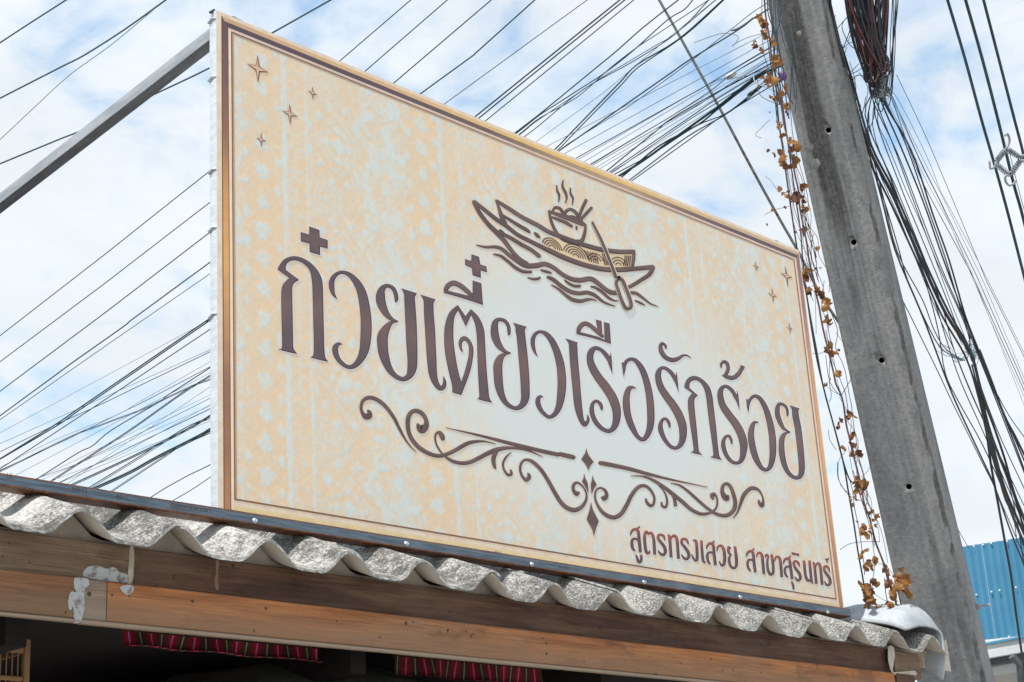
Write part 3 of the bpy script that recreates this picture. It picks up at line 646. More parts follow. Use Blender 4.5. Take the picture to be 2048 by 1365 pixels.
o = glyph('emblem_oar', S_([(1200,482,18),(1260,600,22),(1310,710,22),(1350,810,22),(1385,900,24),(1412,975,28)], [(1440,985,26),(1416,1030,24),(1430,1085,26),(1462,1180,28),(1495,1250,30),(1524,1266,30),(1550,1245,30),(1545,1190,28),(1512,1100,28),(1475,1010,28),(1440,985,26)]), D_, PAL_B, .9, True)
for v_ in o.data.vertices: v_.co.y -= .0014
glyph('emblem_bowl', S_([(808,378,22),(880,405,34),(960,430,44),(1050,465,46),(1110,490,42),(1135,500,20)], [(808,378,22),(828,470,26),(868,560,28),(920,620,34),(990,652,36),(1090,658,46)], [(1138,500,20),(1135,560,26),(1115,630,34),(1092,660,40)],
  [(838,432,18),(900,455,30),(960,480,32),(1012,512,26)], [(1057,517,18),(1059,540,16)]), D_, PAL_B, .8, True)
glyph('emblem_noodles', S_([(838,385,12),(855,352,24),(880,342,28),(915,360,28),(937,395,28)], [(950,400,30),(970,372,30),(1003,360,28),(1040,378,30),(1075,422,32),(1100,465,34)], [(975,440,30),(1010,425,26),(1045,440,34),(1075,468,40)], [(830,392,18),(880,402,24),(940,420,34)]), D_, PAL_B, .8, True, halo=False)
glyph('emblem_chopstick', S_([(1143,280,28),(1115,340,28),(1085,412,28)]), D_, PAL_B, .8, True); glyph('emblem_chopstick', S_([(1192,348,26),(1150,395,28),(1100,445,28)]), D_, PAL_B, .8, True)
for st in ([(877,140,8),(882,190,18),(900,235,20),(895,298,5)], [(938,90,6),(930,150,20),(958,210,24),(968,260,18),(955,305,5)], [(1003,162,8),(1003,215,18),(1025,260,18),(1018,322,5)]):
    glyph('emblem_steam', S_(st), D_, PAL_B, .7)

# scrollwork
for cr, st in ((E_, [(157,276,14),(174,300,40),(168,330,56),(135,332,46),(105,290,26),(98,240,26),(115,192,30),(155,165,34),(205,166,34),(262,192,34),(330,252,32),(400,350,28),(450,450,24),(500,540,16),(550,608,8),(600,656,3)]),
    (E_, [(612,398,12),(625,430,50),(655,450,76),(688,420,52),(690,370,36),(665,318,36),(620,287,38),(570,287,36),(532,330,38),(522,410,38),(540,500,36),(590,580,36),(660,640,36),(740,680,34),(820,692,34),(900,668,32),(980,627,34),(1060,582,34),(1130,563,28),(1220,560,14),(1325,585,3)]),
    (E_, [(845,552,26),(836,515,44),(808,478,28),(776,500,18),(775,560,14),(800,620,14),(850,685,16),(920,735,28),(1000,757,32),(1080,752,34),(1160,717,36),(1250,670,38),(1330,638,42),(1400,622,32),(1480,620,24),(1560,628,22),(1650,655,14),(1750,700,3)]),
    (E_, [(1335,655,26),(1310,690,38),(1302,740,36),(1312,785,30),(1325,811,8)]), (E_, [(1465,662,4),(1420,700,16),(1390,760,18),(1400,820,18),(1435,864,22),(1465,857,24),(1460,818,14)]),
    (E_, [(1615,848,10),(1628,882,34),(1602,912,30),(1562,872,22),(1545,810,20),(1560,752,20),(1600,727,22),(1660,747,30),(1730,812,32),(1790,900,32),(1850,1008,34)]),
    (F_, [(22,550,34),(90,663,36),(150,722,38),(220,747,42),(285,722,34),(328,665,24),(337,600,16),(312,540,14),(275,502,16),(240,492,22),(214,520,28),(218,568,28),(247,595,40),(272,578,10)]),
    (F_, [(475,625,10),(500,638,44),(524,612,34),(510,565,24),(470,541,16),(430,560,14),(416,620,16),(435,690,22),(480,760,30),(540,803,36),(600,815,38),(660,780,38),(710,702,36),(750,620,34),(800,550,32),(850,521,30),(900,530,26),(940,570,22),(968,630,20),(960,690,22),(930,706,26),(897,672,24),(890,638,12)]),
    (F_, [(1008,520,3),(1050,560,12),(1080,620,16),(1087,680,20),(1072,720,20),(1040,705,20),(1036,672,14)]),
    (F_, [(750,430,3),(850,432,12),(940,460,24),(1040,520,30),(1130,590,34),(1230,670,34),(1310,740,32),(1390,780,30),(1450,782,26),(1510,762,20),(1550,712,16),(1552,640,16),(1528,596,22),(1504,612,36),(1520,648,20)]),
    (F_, [(1135,598,22),(1157,650,28),(1165,713,30)]),
    (F_, [(1118,497,3),(1200,515,16),(1280,570,22),(1370,650,26),(1450,720,26),(1530,775,28),(1600,798,32),(1660,790,36),(1708,745,38),(1722,680,36),(1705,600,34),(1680,535,30),(1645,502,28),(1608,520,30),(1600,575,34),(1622,622,50),(1648,640,44),(1655,608,14)]),
    (F_, [(1702,825,3),(1740,770,16),(1770,690,26),(1800,610,36),(1850,555,36),(1890,543,34),(1940,562,22),(1975,620,14),(1982,680,22),(1970,706,34),(1946,680,26),(1940,650,8)])):
    glyph('scroll', S_(st), cr, PAL_B, .8)
glyph('rule_line', S_([(870,436,3),(1000,465,10),(1200,512,20),(1500,590,32),(1750,650,34),(1900,682,35)]), E_, PAL_B, .8)
glyph('rule_line', S_([(80,224,36),(208,254,38),(228,263,10)]), F_, PAL_B, .8)
glyph('rule_line', S_([(459,312,12),(480,311,36),(700,355,34),(900,408,28),(1100,458,18),(1300,500,9),(1462,534,3)]), F_, PAL_B, .8)
for ol in ([(337,178,1),(352,230),(402,298,1),(375,330),(352,374,1),(335,330),(289,273,1),(322,225)], [(317,413,1),(325,450),(348,500),(355,590,1),(330,540),(297,480,1),(310,450)],
           [(396,430,1),(403,460),(430,508,1),(405,550),(385,598,1),(378,520),(388,470)], [(380,677,1),(395,740),(450,850,1),(425,915),(405,987,1),(390,925),(339,835,1),(365,750)]):
    glyph('diamond', [('o', ol)], F_, PAL_B, .6)

# small second line
small = [
 [[(92,186,8),(105,150,20),(135,130,24),(163,150,26),(171,220,28),(178,290,28),(182,343,26)], [(135,330,14),(112,300,26),(105,250,26),(117,222,22),(145,219,20),(168,240,18)], [(150,130,14),(178,107,14)]],
 [[(143,365,12),(155,397,22),(164,425,24),(182,430,22),(191,405,24),(190,366,22)]],
 [[(268,325,10),(262,347,18),(242,345,26),(230,310,26),(222,240,26),(222,185,24),(235,153,20),(248,162,18),(256,178,12),(272,162,20),(292,178,24),(305,230,26),(310,300,26),(313,362,26)]],
 [[(406,232,8),(395,195,22),(370,180,20),(347,190,24),(347,220,24),(375,255,26),(403,295,28),(410,340,28),(390,365,24),(362,350,20),(345,323,8)]],
 [[(435,180,12),(448,205,26),(455,280,26),(463,388,26)], [(457,222,14),(480,192,22),(508,202,26),(520,260,26),(525,330,26),(530,400,26)]],
 [[(620,270,8),(608,235,22),(585,218,20),(562,228,24),(560,258,24),(588,295,26),(616,335,28),(625,375,28),(605,402,24),(577,390,20),(558,362,8)]],
 [[(662,232,14),(683,235,24),(693,250,24),(697,300,26),(700,360,26),(698,408,26),(680,415,18),(662,388,18),(650,358,8)]],
 [[(738,236,22),(742,300,24),(748,370,24),(755,418,24),(776,438,14)]],
 [[(784,312,8),(795,277,20),(822,260,24),(846,277,26),(853,345,26),(860,410,26),(866,460,26)], [(820,450,14),(799,420,24),(792,375,24),(802,347,20),(830,342,20),(853,362,18)], [(835,258,14),(858,238,14)]],
 [[(880,332,8),(888,292,18),(915,280,22),(937,302,26),(948,350,28),(950,410,28),(940,455,26),(918,456,20),(902,423,10)]],
 [[(1006,308,12),(987,294,20),(982,320,22),(993,350,22),(1012,364,10)], [(1012,366,10),(993,387,20),(993,430,24),(1006,468,24),(1035,484,24),(1056,462,26),(1057,400,28),(1050,340,26),(1044,290,24)]],
 [[(1147,382,8),(1158,347,20),(1185,330,24),(1208,347,24),(1215,410,26),(1222,470,26),(1230,525,24)], [(1188,512,14),(1167,485,22),(1158,445,22),(1168,414,20),(1195,409,18),(1215,425,16)], [(1198,328,12),(1220,308,14)]],
 [[(1239,387,8),(1250,352,18),(1275,347,22),(1291,375,26),(1298,440,26),(1304,500,26),(1308,540,24)]],
 [[(1318,388,12),(1330,362,18),(1347,377,18),(1341,405,18),(1339,450,22),(1346,505,24),(1366,540,26),(1388,533,26),(1393,490,24),(1388,430,24),(1378,363,24)]],
 [[(1404,427,8),(1415,387,18),(1438,382,22),(1455,410,26),(1462,470,26),(1470,568,24)]],
 [[(1484,447,8),(1495,412,20),(1520,397,22),(1541,412,24),(1550,475,26),(1558,535,26),(1565,587,24)], [(1526,570,12),(1507,545,22),(1497,510,22),(1505,480,20),(1530,471,18),(1550,490,16)], [(1532,392,12),(1555,373,14)]],
 [[(1558,605,10),(1568,625,22),(1575,650,20),(1578,680,18)]],
 [[(1633,472,8),(1622,440,20),(1600,422,20),(1580,432,22),(1582,460,24),(1605,500,26),(1631,535,26),(1640,575,26),(1622,598,22),(1602,585,18),(1588,563,8)]],
 [[(1562,350,22),(1595,358,22),(1629,364,22)]],
 [[(1672,418,22),(1678,480,24),(1686,550,24),(1700,588,26),(1720,600,22),(1742,588,18)], [(1722,418,22),(1728,480,24),(1735,550,24),(1741,600,22),(1754,627,8)]],
 [[(1754,432,12),(1767,455,24),(1775,530,24),(1785,628,26)], [(1777,470,12),(1795,442,20),(1817,457,24),(1826,520,24),(1838,637,26)]],
 [[(1906,522,8),(1895,485,20),(1875,467,20),(1857,477,22),(1857,505,24),(1880,540,26),(1904,575,26),(1911,620,26),(1892,640,22),(1872,630,18),(1858,603,8)]],
 [[(1866,405,14),(1885,405,16),(1901,396,10)], [(1878,410,14),(1886,436,12)]]]
for it in small: glyph('small_letter', S_(*it), G_, PAL_S, .7, hv=1.2)

# four-pointed stars
def star(cr, T, R, Bt, L, pr):
    c = ((T[0] + Bt[0]) / 2 * .5 + (L[0] + R[0]) / 4 , (T[1] + Bt[1]) / 4 + (L[1] + R[1]) / 4)
    tips = [T, R, Bt, L]; ol = []; k_ = .19
    for i in range(4):
        a = tips[i]; b_ = tips[(i + 1) % 4]; ol.append((a[0], a[1], 1))
        ol.append((c[0] + k_ * (a[0] - c[0] + b_[0] - c[0]), c[1] + k_ * (a[1] - c[1] + b_[1] - c[1]), 1))
    pal = (lambda t: L3(lin(214, 180, 152), lin(168, 126, 104), abs(t - .45) * 1.6), lin(98, 66, 60), lin(214, 188, 160))
    glyph('star', [('o', ol)], cr, pal, pr, hv=.8)
H_ = (480, 90, 6.205); I_ = (1480, 500, 6.825)
star(H_, (215,130), (350,343), (220,472), (86,236), 1.5); star(H_, (614,738), (710,889), (620,988), (517,817), 1.2); star(H_, (897,520), (953,620), (903,683), (843,574), .9); star(H_, (259,1092), (320,1197), (262,1270), (197,1153), .9)
star(I_, (612,222), (708,380), (650,505), (554,320), 1.2); star(I_, (432,525), (498,635), (454,724), (382,590), .9); star(I_, (207,162), (252,240), (222,295), (176,209), .7); star(I_, (670,997), (711,1082), (685,1146), (640,1058), .7)

# printed frame lines: four mitred strips per line, tone changes along each side as printed
def frame(name, a, b_, cl, ct, cr_, cb, lift, sides='LTRB', aT=None, bT=None, aR=None, bR=None, aB=None, bB=None, aL=None, bL=None):
    """a..b distance from edge (m); colour lists along each side"""
    aL = a if aL is None else aL; bL = b_ if bL is None else bL; aT = a if aT is None else aT; bT = b_ if bT is None else bT
    aR = a if aR is None else aR; bR = b_ if bR is None else bR; aB = a if aB is None else aB; bB = b_ if bB is None else bB
    acc = ([], [], [])
    def strip(p0, p1, q0, q1, cs):
        n = 24
        for k in range(n + 1):
            t = k / n; i = min(int(t * (len(cs) - 1)), len(cs) - 2); f = t * (len(cs) - 1) - i; c = L3(cs[i], cs[i + 1], f)
            for A, Bp in ((p0, p1), (q0, q1)):
                acc[0].append((X0 + A[0] + (Bp[0] - A[0]) * t, YS - lift * .5, Z0 + A[1] + (Bp[1] - A[1]) * t)); acc[2].append(c)
        m0 = len(acc[0]) - 2 * (n + 1)
        for k in range(n): acc[1].append((m0 + 2*k, m0 + 2*k + 1, m0 + 2*k + 3, m0 + 2*k + 2))
    Wd, Hd = 2.3945, 1.2
    if 'L' in sides: strip((aL, aB), (aL, Hd - aT), (bL, bB), (bL, Hd - bT), cl)
    if 'T' in sides: strip((aL, Hd - aT), (Wd - aR, Hd - aT), (bL, Hd - bT), (Wd - bR, Hd - bT), ct)
    if 'R' in sides: strip((Wd - aR, Hd - aT), (Wd - aR, aB), (Wd - bR, Hd - bT), (Wd - bR, bB), cr_)
    if 'B' in sides: strip((aL, aB), (Wd - aR, aB), (bL, bB), (Wd - bR, bB), cb)
    o = mesh_obj(name, acc[0], acc[1], INK, SIGN, cols=acc[2])
    bm = bmesh.new(); bm.from_mesh(o.data)
    for f_ in bm.faces:
        f_.normal_update()
        if f_.normal.y > 0: f_.normal_flip()
    bm.to_mesh(o.data); bm.free(); return o
lf = [lin(184,132,92), lin(160,112,86), lin(150,108,88), lin(196,146,100), lin(222,166,102), lin(206,152,96), lin(150,108,90), lin(122,92,86), lin(104,82,82)]
tp = [lin(198,162,126), lin(208,170,130), lin(214,176,132), lin(220,182,124), lin(228,186,110), lin(226,186,118), lin(214,182,134), lin(200,170,136), lin(196,168,140)]
tpd = [lin(92,76,84), lin(92,76,84), lin(98,82,86), lin(112,94,90), lin(166,140,112), lin(178,150,120), lin(126,104,98), lin(100,84,90), lin(98,84,90)]
rt_ = [lin(140,108,108), lin(166,126,118), lin(200,154,120), lin(220,168,118), lin(214,162,116), lin(188,138,104), lin(170,122,92)]
lt_ = [lin(226,202,178)] * 3
V0 = .0 - .0
for sd__ in 'LR': frame('frame_band', .015, .033, lf, tp, rt_, tp, .0006, sd__, aB=-.022, bB=-.022, aT=.009, bT=.021, aR=.005, bR=.023)
frame('frame_band', .015, .024, lf, tp, rt_, tp, .0007, 'T', aT=.010, bT=.021, aR=.006, bR=.014)
frame('frame_band', .024, .033, lf, tpd, rt_, tp, .0008, 'T', aT=.021, bT=.034, aR=.014, bR=.023)
frame('frame_shade', .0145, .0165, [lin(110,76,58)] * 2, lt_, [lin(120,86,70)] * 2, lt_, .0012, 'L', aB=-.022, bB=-.022, aT=.009, bT=.011, aR=.021, bR=.023)
for sd__ in 'LR': frame('frame_shade', .0325, .0345, [lin(120,88,68)] * 2, lt_, [lin(140,104,90)] * 2, lt_, .0010, sd__, aB=-.022, bB=-.022, aT=.034, bT=.036, aR=.022, bR=.024)
frame('frame_light', .0345, .0425, [lin(232,210,184)] * 2, [lin(214,188,172)] * 3, [lin(226,196,176)] * 2, lt_, .0006, 'LTR', aB=-.022, bB=-.022, aT=.034, bT=.041, aR=.0245, bR=.036)
dl = [lin(122,82,60), lin(150,104,72), lin(110,76,66)]
frame('frame_line', .0425, .0462, dl, [lin(96,74,72), lin(150,116,92), lin(110,86,84)], [lin(122,90,82), lin(140,102,80)], [lin(134,94,70), lin(122,84,64)], .0009, aT=.041, bT=.0445, aR=.036, bR=.0395, aB=.0225, bB=.0265)
frame('frame_line', .0478, .0500, [lin(190,144,106)] * 2, [lin(168,130,104)] * 2, [lin(176,134,108)] * 2, [lin(188,146,110)] * 2, .0009, 'LTR', aT=.0462, bT=.0480, aR=.041, bR=.043, aB=.0265, bB=.028)
frame('frame_foot', .036, .0425, lt_, lt_, lt_, [lin(222,198,150), lin(226,204,160), lin(214,192,156)], .0003, 'B', aB=0, bB=.010, aR=.024, bR=.03)

# ================================================================ steel angle under the sign
XA0, XA1 = -1.45, 4.556
AN = empty('steel_angle', (XA0, YS, CAM_Z + .8565), 'long rusty blue steel angle bar lying across the roof under the big sign', 'steel bar')
zb, zt = CAM_Z + .8565, CAM_Z + .8815; yf = YS - .0045
prof = [(yf + .001, zt), (yf, zt - .001), (yf, zb + .002), (yf + .0015, zb + .0004), (yf + .004, zb), (yf + .040, zb), (yf + .040, zb + .003), (yf + .0032, zb + .003), (yf + .0032, zt)]
vs = []; fs = []; N_ = 60
for k in range(N_ + 1):
    x = XA0 + (XA1 - XA0) * k / N_
    for y, z in prof: vs.append((x, y + .0004 * math.sin(k * 1.7), z + .0004 * math.sin(k * .9)))
P_ = len(prof)
for k in range(N_):
    for i in range(P_):
        a = k * P_ + i; b_ = k * P_ + (i + 1) % P_; fs.append((a, b_, b_ + P_, a + P_))
fs.append(tuple(range(P_))); fs.append(tuple(range(N_ * P_ + P_ - 1, N_ * P_ - 1, -1)))
fix_normals(mesh_obj('bar', vs, fs, [ANGLE], AN))
def screw_mesh():
    bm = bmesh.new()
    bmesh.ops.create_cone(bm, cap_ends=True, segments=20, radius1=.0062, radius2=.0048, depth=.0022, matrix=Matrix.Translation((0, -.0011, 0)) @ Matrix.Rotation(math.pi / 2, 4, 'X'))
    bmesh.ops.create_cone(bm, cap_ends=True, segments=6, radius1=.0032, radius2=.003, depth=.004, matrix=Matrix.Translation((0, -.0035, 0)) @ Matrix.Rotation(math.pi / 2, 4, 'X'))
    me = bpy.data.meshes.new('screw'); bm.to_mesh(me); bm.free(); me.materials.append(ZINC); return me
SCR = screw_mesh()
for i, px in enumerate(((510, 1042), (813, 1088), (1063, 1129), (1288, 1165), (1480, 1195), (1655, 1225))):
    c = onY(px, yf); o = bpy.data.objects.new('screw', SCR); COL.objects.link(o); o.parent = AN
    o.location = (c.x - XA0, -.0046, c.z - (CAM_Z + .8565)); o.rotation_euler = (U(-.1, .1), U(0, 3), U(-.1, .1))
def text_mesh(name, body, h, mat, parent, loc, rotm):
    cu = bpy.data.curves.new(name, 'FONT'); cu.body = body; cu.size = h / .72; cu.space_character = 1.25
    t = bpy.data.objects.new(name, cu); COL.objects.link(t); bpy.context.view_layer.update()
    me = bpy.data.meshes.new_from_object(t.evaluated_get(bpy.context.evaluated_depsgraph_get())); bpy.data.objects.remove(t)
    me.transform(rotm); me.materials.clear(); me.materials.append(mat)
    o = bpy.data.objects.new(name, me); COL.objects.link(o); o.parent = parent; o.location = loc; return o
R180 = Matrix.Rotation(math.pi, 4, 'Y') @ Matrix.Rotation(math.pi / 2, 4, 'X')       # stamped upside down
for txt, px in (('L40X40X3X6000', (422, 1025)), ('2108', (256, 998)), ('SS400', (174, 984)), ('21', (24, 954)), ('21/08', (1003, 1108)), ('2108SS400', (1142, 1140))):
    c = onY(px, yf); text_mesh('stamped_letters', txt, .0085 if px[0] < 900 else .006, STAMP, AN, (c.x - XA0, -.0046 - .0006, c.z - zb + .006), R180)

# ================================================================ shop-house below: roof, fascia boards, dark shop
HOUSE = empty('shophouse', (2.0, 2.75, 0), 'old wooden shop house with a corrugated cement roof edge under the big sign', 'building')
PITCH = .2206; CR0 = 1.721; YE = 2.70; ZC = CAM_Z + .7915; AMP = .052; TH_R = math.radians(22)
def wave(ph):
    t = abs((ph + .5) % 1.0 - .5) * 2
    t = min(1, max(0, (t - .02) / .74)); s = t * t * (3 - 2 * t); return -AMP * s
def sheet(k0, k1, lift, yoff, lenr=.66):
    nper = 22; n = int(round((k1 - k0) * nper)); m_ = 7; th = .0050
    vs = []; fs = []; cols = []; mi = []
    c, s = math.cos(TH_R), math.sin(TH_R)
    for layer in (0, 1):
        for j in range(m_ + 1):
            L = lenr * j / m_
            for i in range(n + 1):
                k = k0 + (k1 - k0) * i / n; x = CR0 + PITCH * k
                w_ = wave(k); w2 = (wave(k + .01) - wave(k - .01)) / (.02 * PITCH); nl = math.hypot(1, w2)
                z = ZC + w_ + lift; dx = 0; dz = 0
                if layer: dx = w2 / nl * th; dz = -th / nl
                jit = .0016 * noise.noise(Vector((x * 22, L * 9, layer))) if j else .0022 * noise.noise(Vector((x * 60, 3, layer)))
                yj = .0035 * noise.noise(Vector((x * 45, 9.1, layer * .6))) if j == 0 else 0
                vs.append((x + dx, YE + yoff + c * L + yj, z + dz + s * L + jit))
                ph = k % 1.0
                cols.append((max(0, 1 - abs(ph - .34) / .20), 0, 0))  # weight of the shade painted beside each crest
    off = (m_ + 1) * (n + 1)
    for j in range(m_):
        for i in range(n):
            a = j * (n + 1) + i
            fs.append((a, a + 1, a + n + 2, a + n + 1)); mi.append(0)
            a += off; fs.append((a, a + n + 1, a + n + 2, a + 1)); mi.append(1)
    for i in range(n):
        fs.append((i, i + off, i + off + 1, i + 1)); mi.append(2)
        a = m_ * (n + 1) + i; fs.append((a, a + 1, a + off + 1, a + off)); mi.append(2)
    for j in range(m_):
        for i in (0, n):
            a = j * (n + 1) + i; q_ = (a, a + n + 1, a + n + 1 + off, a + off); fs.append(q_ if i == 0 else q_[::-1]); mi.append(2)
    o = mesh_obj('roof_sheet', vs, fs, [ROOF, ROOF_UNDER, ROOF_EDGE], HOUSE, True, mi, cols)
    me = o.data
    for i, p in enumerate(me.polygons):
        if p.material_index == 2: p.use_smooth = False
    return o
k = -11
n_s = 0
while k < 13:
    k1 = k + 2.12 if k + 2 < 13 else 14.40
    sheet(k, k1, .006 if n_s % 2 else 0.0, random.choice((0, .004, -.006, .008, -.003)) , .50); k += 2; n_s += 1
    if k >= 13: break
# white painted gable caps along the right-hand verge
def cap_piece(y0, y1, grow, z_up, name='verge_cap'):
    c, s = math.cos(TH_R), math.sin(TH_R)
    pr = [(-.165, .002), (-.135, .022), (-.110, .050), (-.075, .068), (-.035, .076), (.005, .070), (.034, .050), (.050, .018), (.053, -.030), (.047, -.070), (.034, -.100), (.018, -.128)]
    n = len(pr); m_ = 10; vs = []; fs = []
    for j in range(m_ + 1):
        y = y0 + (y1 - y0) * j / m_; up = math.tan(TH_R) * (y - YE)
        bell = grow * (1 + .3 * max(0, 1 - j / 3.0)) + .003 * noise.noise(Vector((y * 8, 1, 1))); dd_ = y - YE; hs = 1 - .74 * min(1, max(0, (dd_ - .05) / .25)); nose = hs * (1 - .72 * max(0, 1 - (y - y0) / .038) ** 1.8 if grow else 1.0)
        for layer in (0, 1):
            for i, (dx, dz) in enumerate(pr):
                sc = 1 + bell - (.10 if layer else 0)
                wob_ = .004 * noise.noise(Vector((i * .8, y * 7, 2)))
                vs.append((4.845 + dx * sc - (.06 * (1 - hs) if i < 3 else 0) - (.003 if layer else 0), y, ZC + .004 + up + z_up + (dz * nose if dz > 0 else dz) * sc - (.034 * (1 - hs) * (1, .75, .4)[i] if i < 3 else 0) + wob_ - (.004 if layer else 0)))
    for j in range(m_):
        for i in range(n - 1):
            a = j * 2 * n + i; b_ = a + 2 * n
            fs.append((a, b_, b_ + 1, a + 1)); a += n; b_ += n; fs.append((a, a + 1, b_ + 1, b_))
    for j in (0, m_):
        for i in range(n - 1):
            a = j * 2 * n + i; fs.append((a, a + 1, a + n + 1, a + n))
    for i in (0, n - 1):
        for j in range(m_):
            a = j * 2 * n + i; fs.append((a, a + n, a + 3 * n, a + 2 * n))
    return fix_normals(mesh_obj(name, vs, fs, CAP, HOUSE, True))
cap_piece(YE + .012, YE + .23, .10, .008); cap_piece(YE + .20, YE + .60, 0, .001)
b = MB(); zp = ZC - AMP - .008 + math.tan(TH_R) * .30
b.box((-1.25, YE + .30, zp - .10), (4.66, YE + .35, zp)); b.build('purlin', W_UP, HOUSE)
vs = []; fs = []                                    # mortar packed into the waves above the purlin
for k in range(28 * 10 + 1):
    kk = -13 + k / 10.0; x = CR0 + PITCH * kk; vs += [(x, YE + .072, ZC - AMP - .03), (x, YE + .072, ZC + wave(kk) - .0058 + math.tan(TH_R) * .072)]
for k in range(28 * 10): a = 2 * k; fs.append((a, a + 2, a + 3, a + 1))
mesh_obj('mortar_fill', vs, fs, ROOF_UNDER, HOUSE)

# fascia boards, butt-jointed; putty and nails
YU = YE + .045; YL = YE + .028
def zY(px, Y): return onY(px, Y).z
def board(name, x0, x1, y0, y1, z0, z1, mat, bev=.002):
    b = MB(); n = max(2, int((x1 - x0) / .12)); vs = []; fs = []
    for k in range(n + 1):
        x = x0 + (x1 - x0) * k / n; jz = .0016 * noise.noise(Vector((x * 3, z0, 0))); jy = .001 * noise.noise(Vector((x * 2, z0, 5)))
        e = bev
        vs += [(x, y0 + e + jy, z0 + jz), (x, y0 + jy, z0 + e + jz), (x, y0 + jy, z1 - e), (x, y0 + e + jy, z1), (x, y1, z1), (x, y1, z0 + jz)]
    for k in range(n):
        for i in range(6):
            a = k * 6 + i; b_ = k * 6 + (i + 1) % 6; fs.append((a, b_, b_ + 6, a + 6))
    fs += [(5, 4, 3, 2, 1, 0), tuple(n * 6 + i for i in range(6))]
    return fix_normals(mesh_obj(name, vs, fs, mat, HOUSE))
zU1 = ZC - AMP - .0075 + math.tan(TH_R) * .045; zU0 = zY((300, 1172), YL)
zL1 = zU0 - .0005; zL0 = zY((0, 1223), YL)
print('fascia', zU1 - CAM_Z, zU0 - CAM_Z, zL0 - CAM_Z, zY((557, 1202), YL) - CAM_Z)
xs = lambda px, Y=YL: onY(px, Y).x
board('upper_board', -1.2, xs((266, 1130), YU), YU, YU + .022, zU0 - .004, zU1, W_UP2)
board('upper_board', xs((267, 1130), YU), xs((434, 1160), YU), YU, YU + .022, zU0 - .004, zU1, W_UP)
board('upper_board', xs((435, 1160), YU), xs((1778, 1300), YU), YU + .001, YU + .022, zU0 - .004, zU1, W_UP)
board('lower_board', -1.2, xs((160, 1200)), YL, YL + .028, zL0, zL1, W_LOW2, .003)
board('lower_board', xs((161, 1200)), xs((213, 1210)), YL + .0015, YL + .028, zL0, zL1, W_GREY, .003)
board('lower_board', xs((214, 1210)), xs((1790, 1360)), YL, YL + .028, zL0, zL1, W_LOW, .003)
board('lower_edge_strip', xs((161, 1240)), xs((1790, 1370)), YL - .0015, YL + .012, zL0 - .008, zL0 - .0005, W_EDGE, .002)
board('lower_edge_strip', -1.2, xs((159, 1240)), YL - .001, YL + .012, zL0 - .007, zL0 - .0005, W_EDGE, .002)
board('rafter_end', xs((1780, 1310), YU), xs((1832, 1320), YU), YU - .012, YU + .05, zU0 - .010, zU1 - .006, W_UP2, .004)
b = MB(); b.box((4.70, YU - .005, zU1 - .045), (4.80, YU + .22, zU1 - .010)); b.build('verge_board', W_GREY, HOUSE)
b = MB(); b.box((xs((1792, 1340)), YL + .002, 0.0), (xs((1828, 1340)), YL + .09, zL1)); b.build('corner_post', W_UP, HOUSE)

def patch(ol, Y, mat, name='putty_patch', th=.0009):
    so = smooth_outline([tuple(p) for p in ol]); s2_ = []
    for a, b_ in zip(so, so[1:] + so[:1]):
        for k in range(2):
            t = k / 2; x = a[0] + (b_[0] - a[0]) * t; y = a[1] + (b_[1] - a[1]) * t
            s2_.append((x + 1.1 * noise.noise(Vector((x * .45, y * .45, 1))) + .7 * noise.noise(Vector((x * 1.2, y * 1.2, 8))), y + 1.1 * noise.noise(Vector((x * .45, y * .45, 4))) + .7 * noise.noise(Vector((x * 1.2, y * 1.2, 2)))))
    so = s2_; n = len(so)
    vs = []
    for dy in (0, th):
        for x, y in so: v_ = onY((x, y), Y - .0005 - dy); vs.append(tuple(v_))
    tris = geometry.tessellate_polygon([[Vector((x, y, 0)) for x, y in so]])
    fs = [tuple(n + i for i in t) for t in tris] + [(i, (i + 1) % n, n + (i + 1) % n, n + i) for i in range(n)]
    return fix_normals(mesh_obj(name, vs, fs, mat, HOUSE))
zc_ = lambda ox, oy, s, pts: [(ox + p[0] / s, oy + p[1] / s) for p in pts]
K1 = (0, 920, 3.068)
patch(zc_(*K1, [(458,726),(500,724),(540,732),(545,770),(522,792),(518,840),(522,900),(510,950),(498,992),(470,1004),(450,995),(452,930),(448,900),(440,920),(425,918),(418,880),(425,830),(440,808),(466,812),(455,780)]), YL, PUTTY)
patch(zc_(*K1, [(735,788),(760,770),(815,772),(820,800),(795,828),(770,826)]), YL, PUTTY)
patch(zc_(*K1, [(512,690),(540,658),(600,650),(650,668),(700,660),(735,688),(780,706),(778,752),(640,742),(520,718)]), YU, PUTTY)
patch(zc_(*K1, [(796,540),(820,536),(822,640),(818,720),(806,760),(782,758),(786,700),(792,620)]), YU, mottled('beige_filler', (.30, .26, .20), (.40, .35, .28), 40, .8))
patch(zc_(*K1, [(1324,620),(1344,622),(1336,700),(1342,790),(1326,796),(1316,740),(1326,690)]), YU + .001, mottled('brown_filler', (.16, .10, .07), (.22, .15, .11), 40, .8))
patch(zc_(640+860-1500, 0, 1, []) or [(1776,1296),(1786,1294),(1790,1310),(1786,1342),(1800,1344),(1829,1342),(1830,1352),(1790,1350),(1778,1330)], YU - .013, mottled('beige_filler_b', (.36, .32, .26), (.46, .42, .35), 40, .8))
NM = bpy.data.meshes.new('nail'); bm = bmesh.new(); bmesh.ops.create_cone(bm, cap_ends=True, segments=8, radius1=.0028, radius2=.0022, depth=.003, matrix=Matrix.Rotation(math.pi / 2, 4, 'X')); bm.to_mesh(NM); bm.free(); NM.materials.append(NAIL)
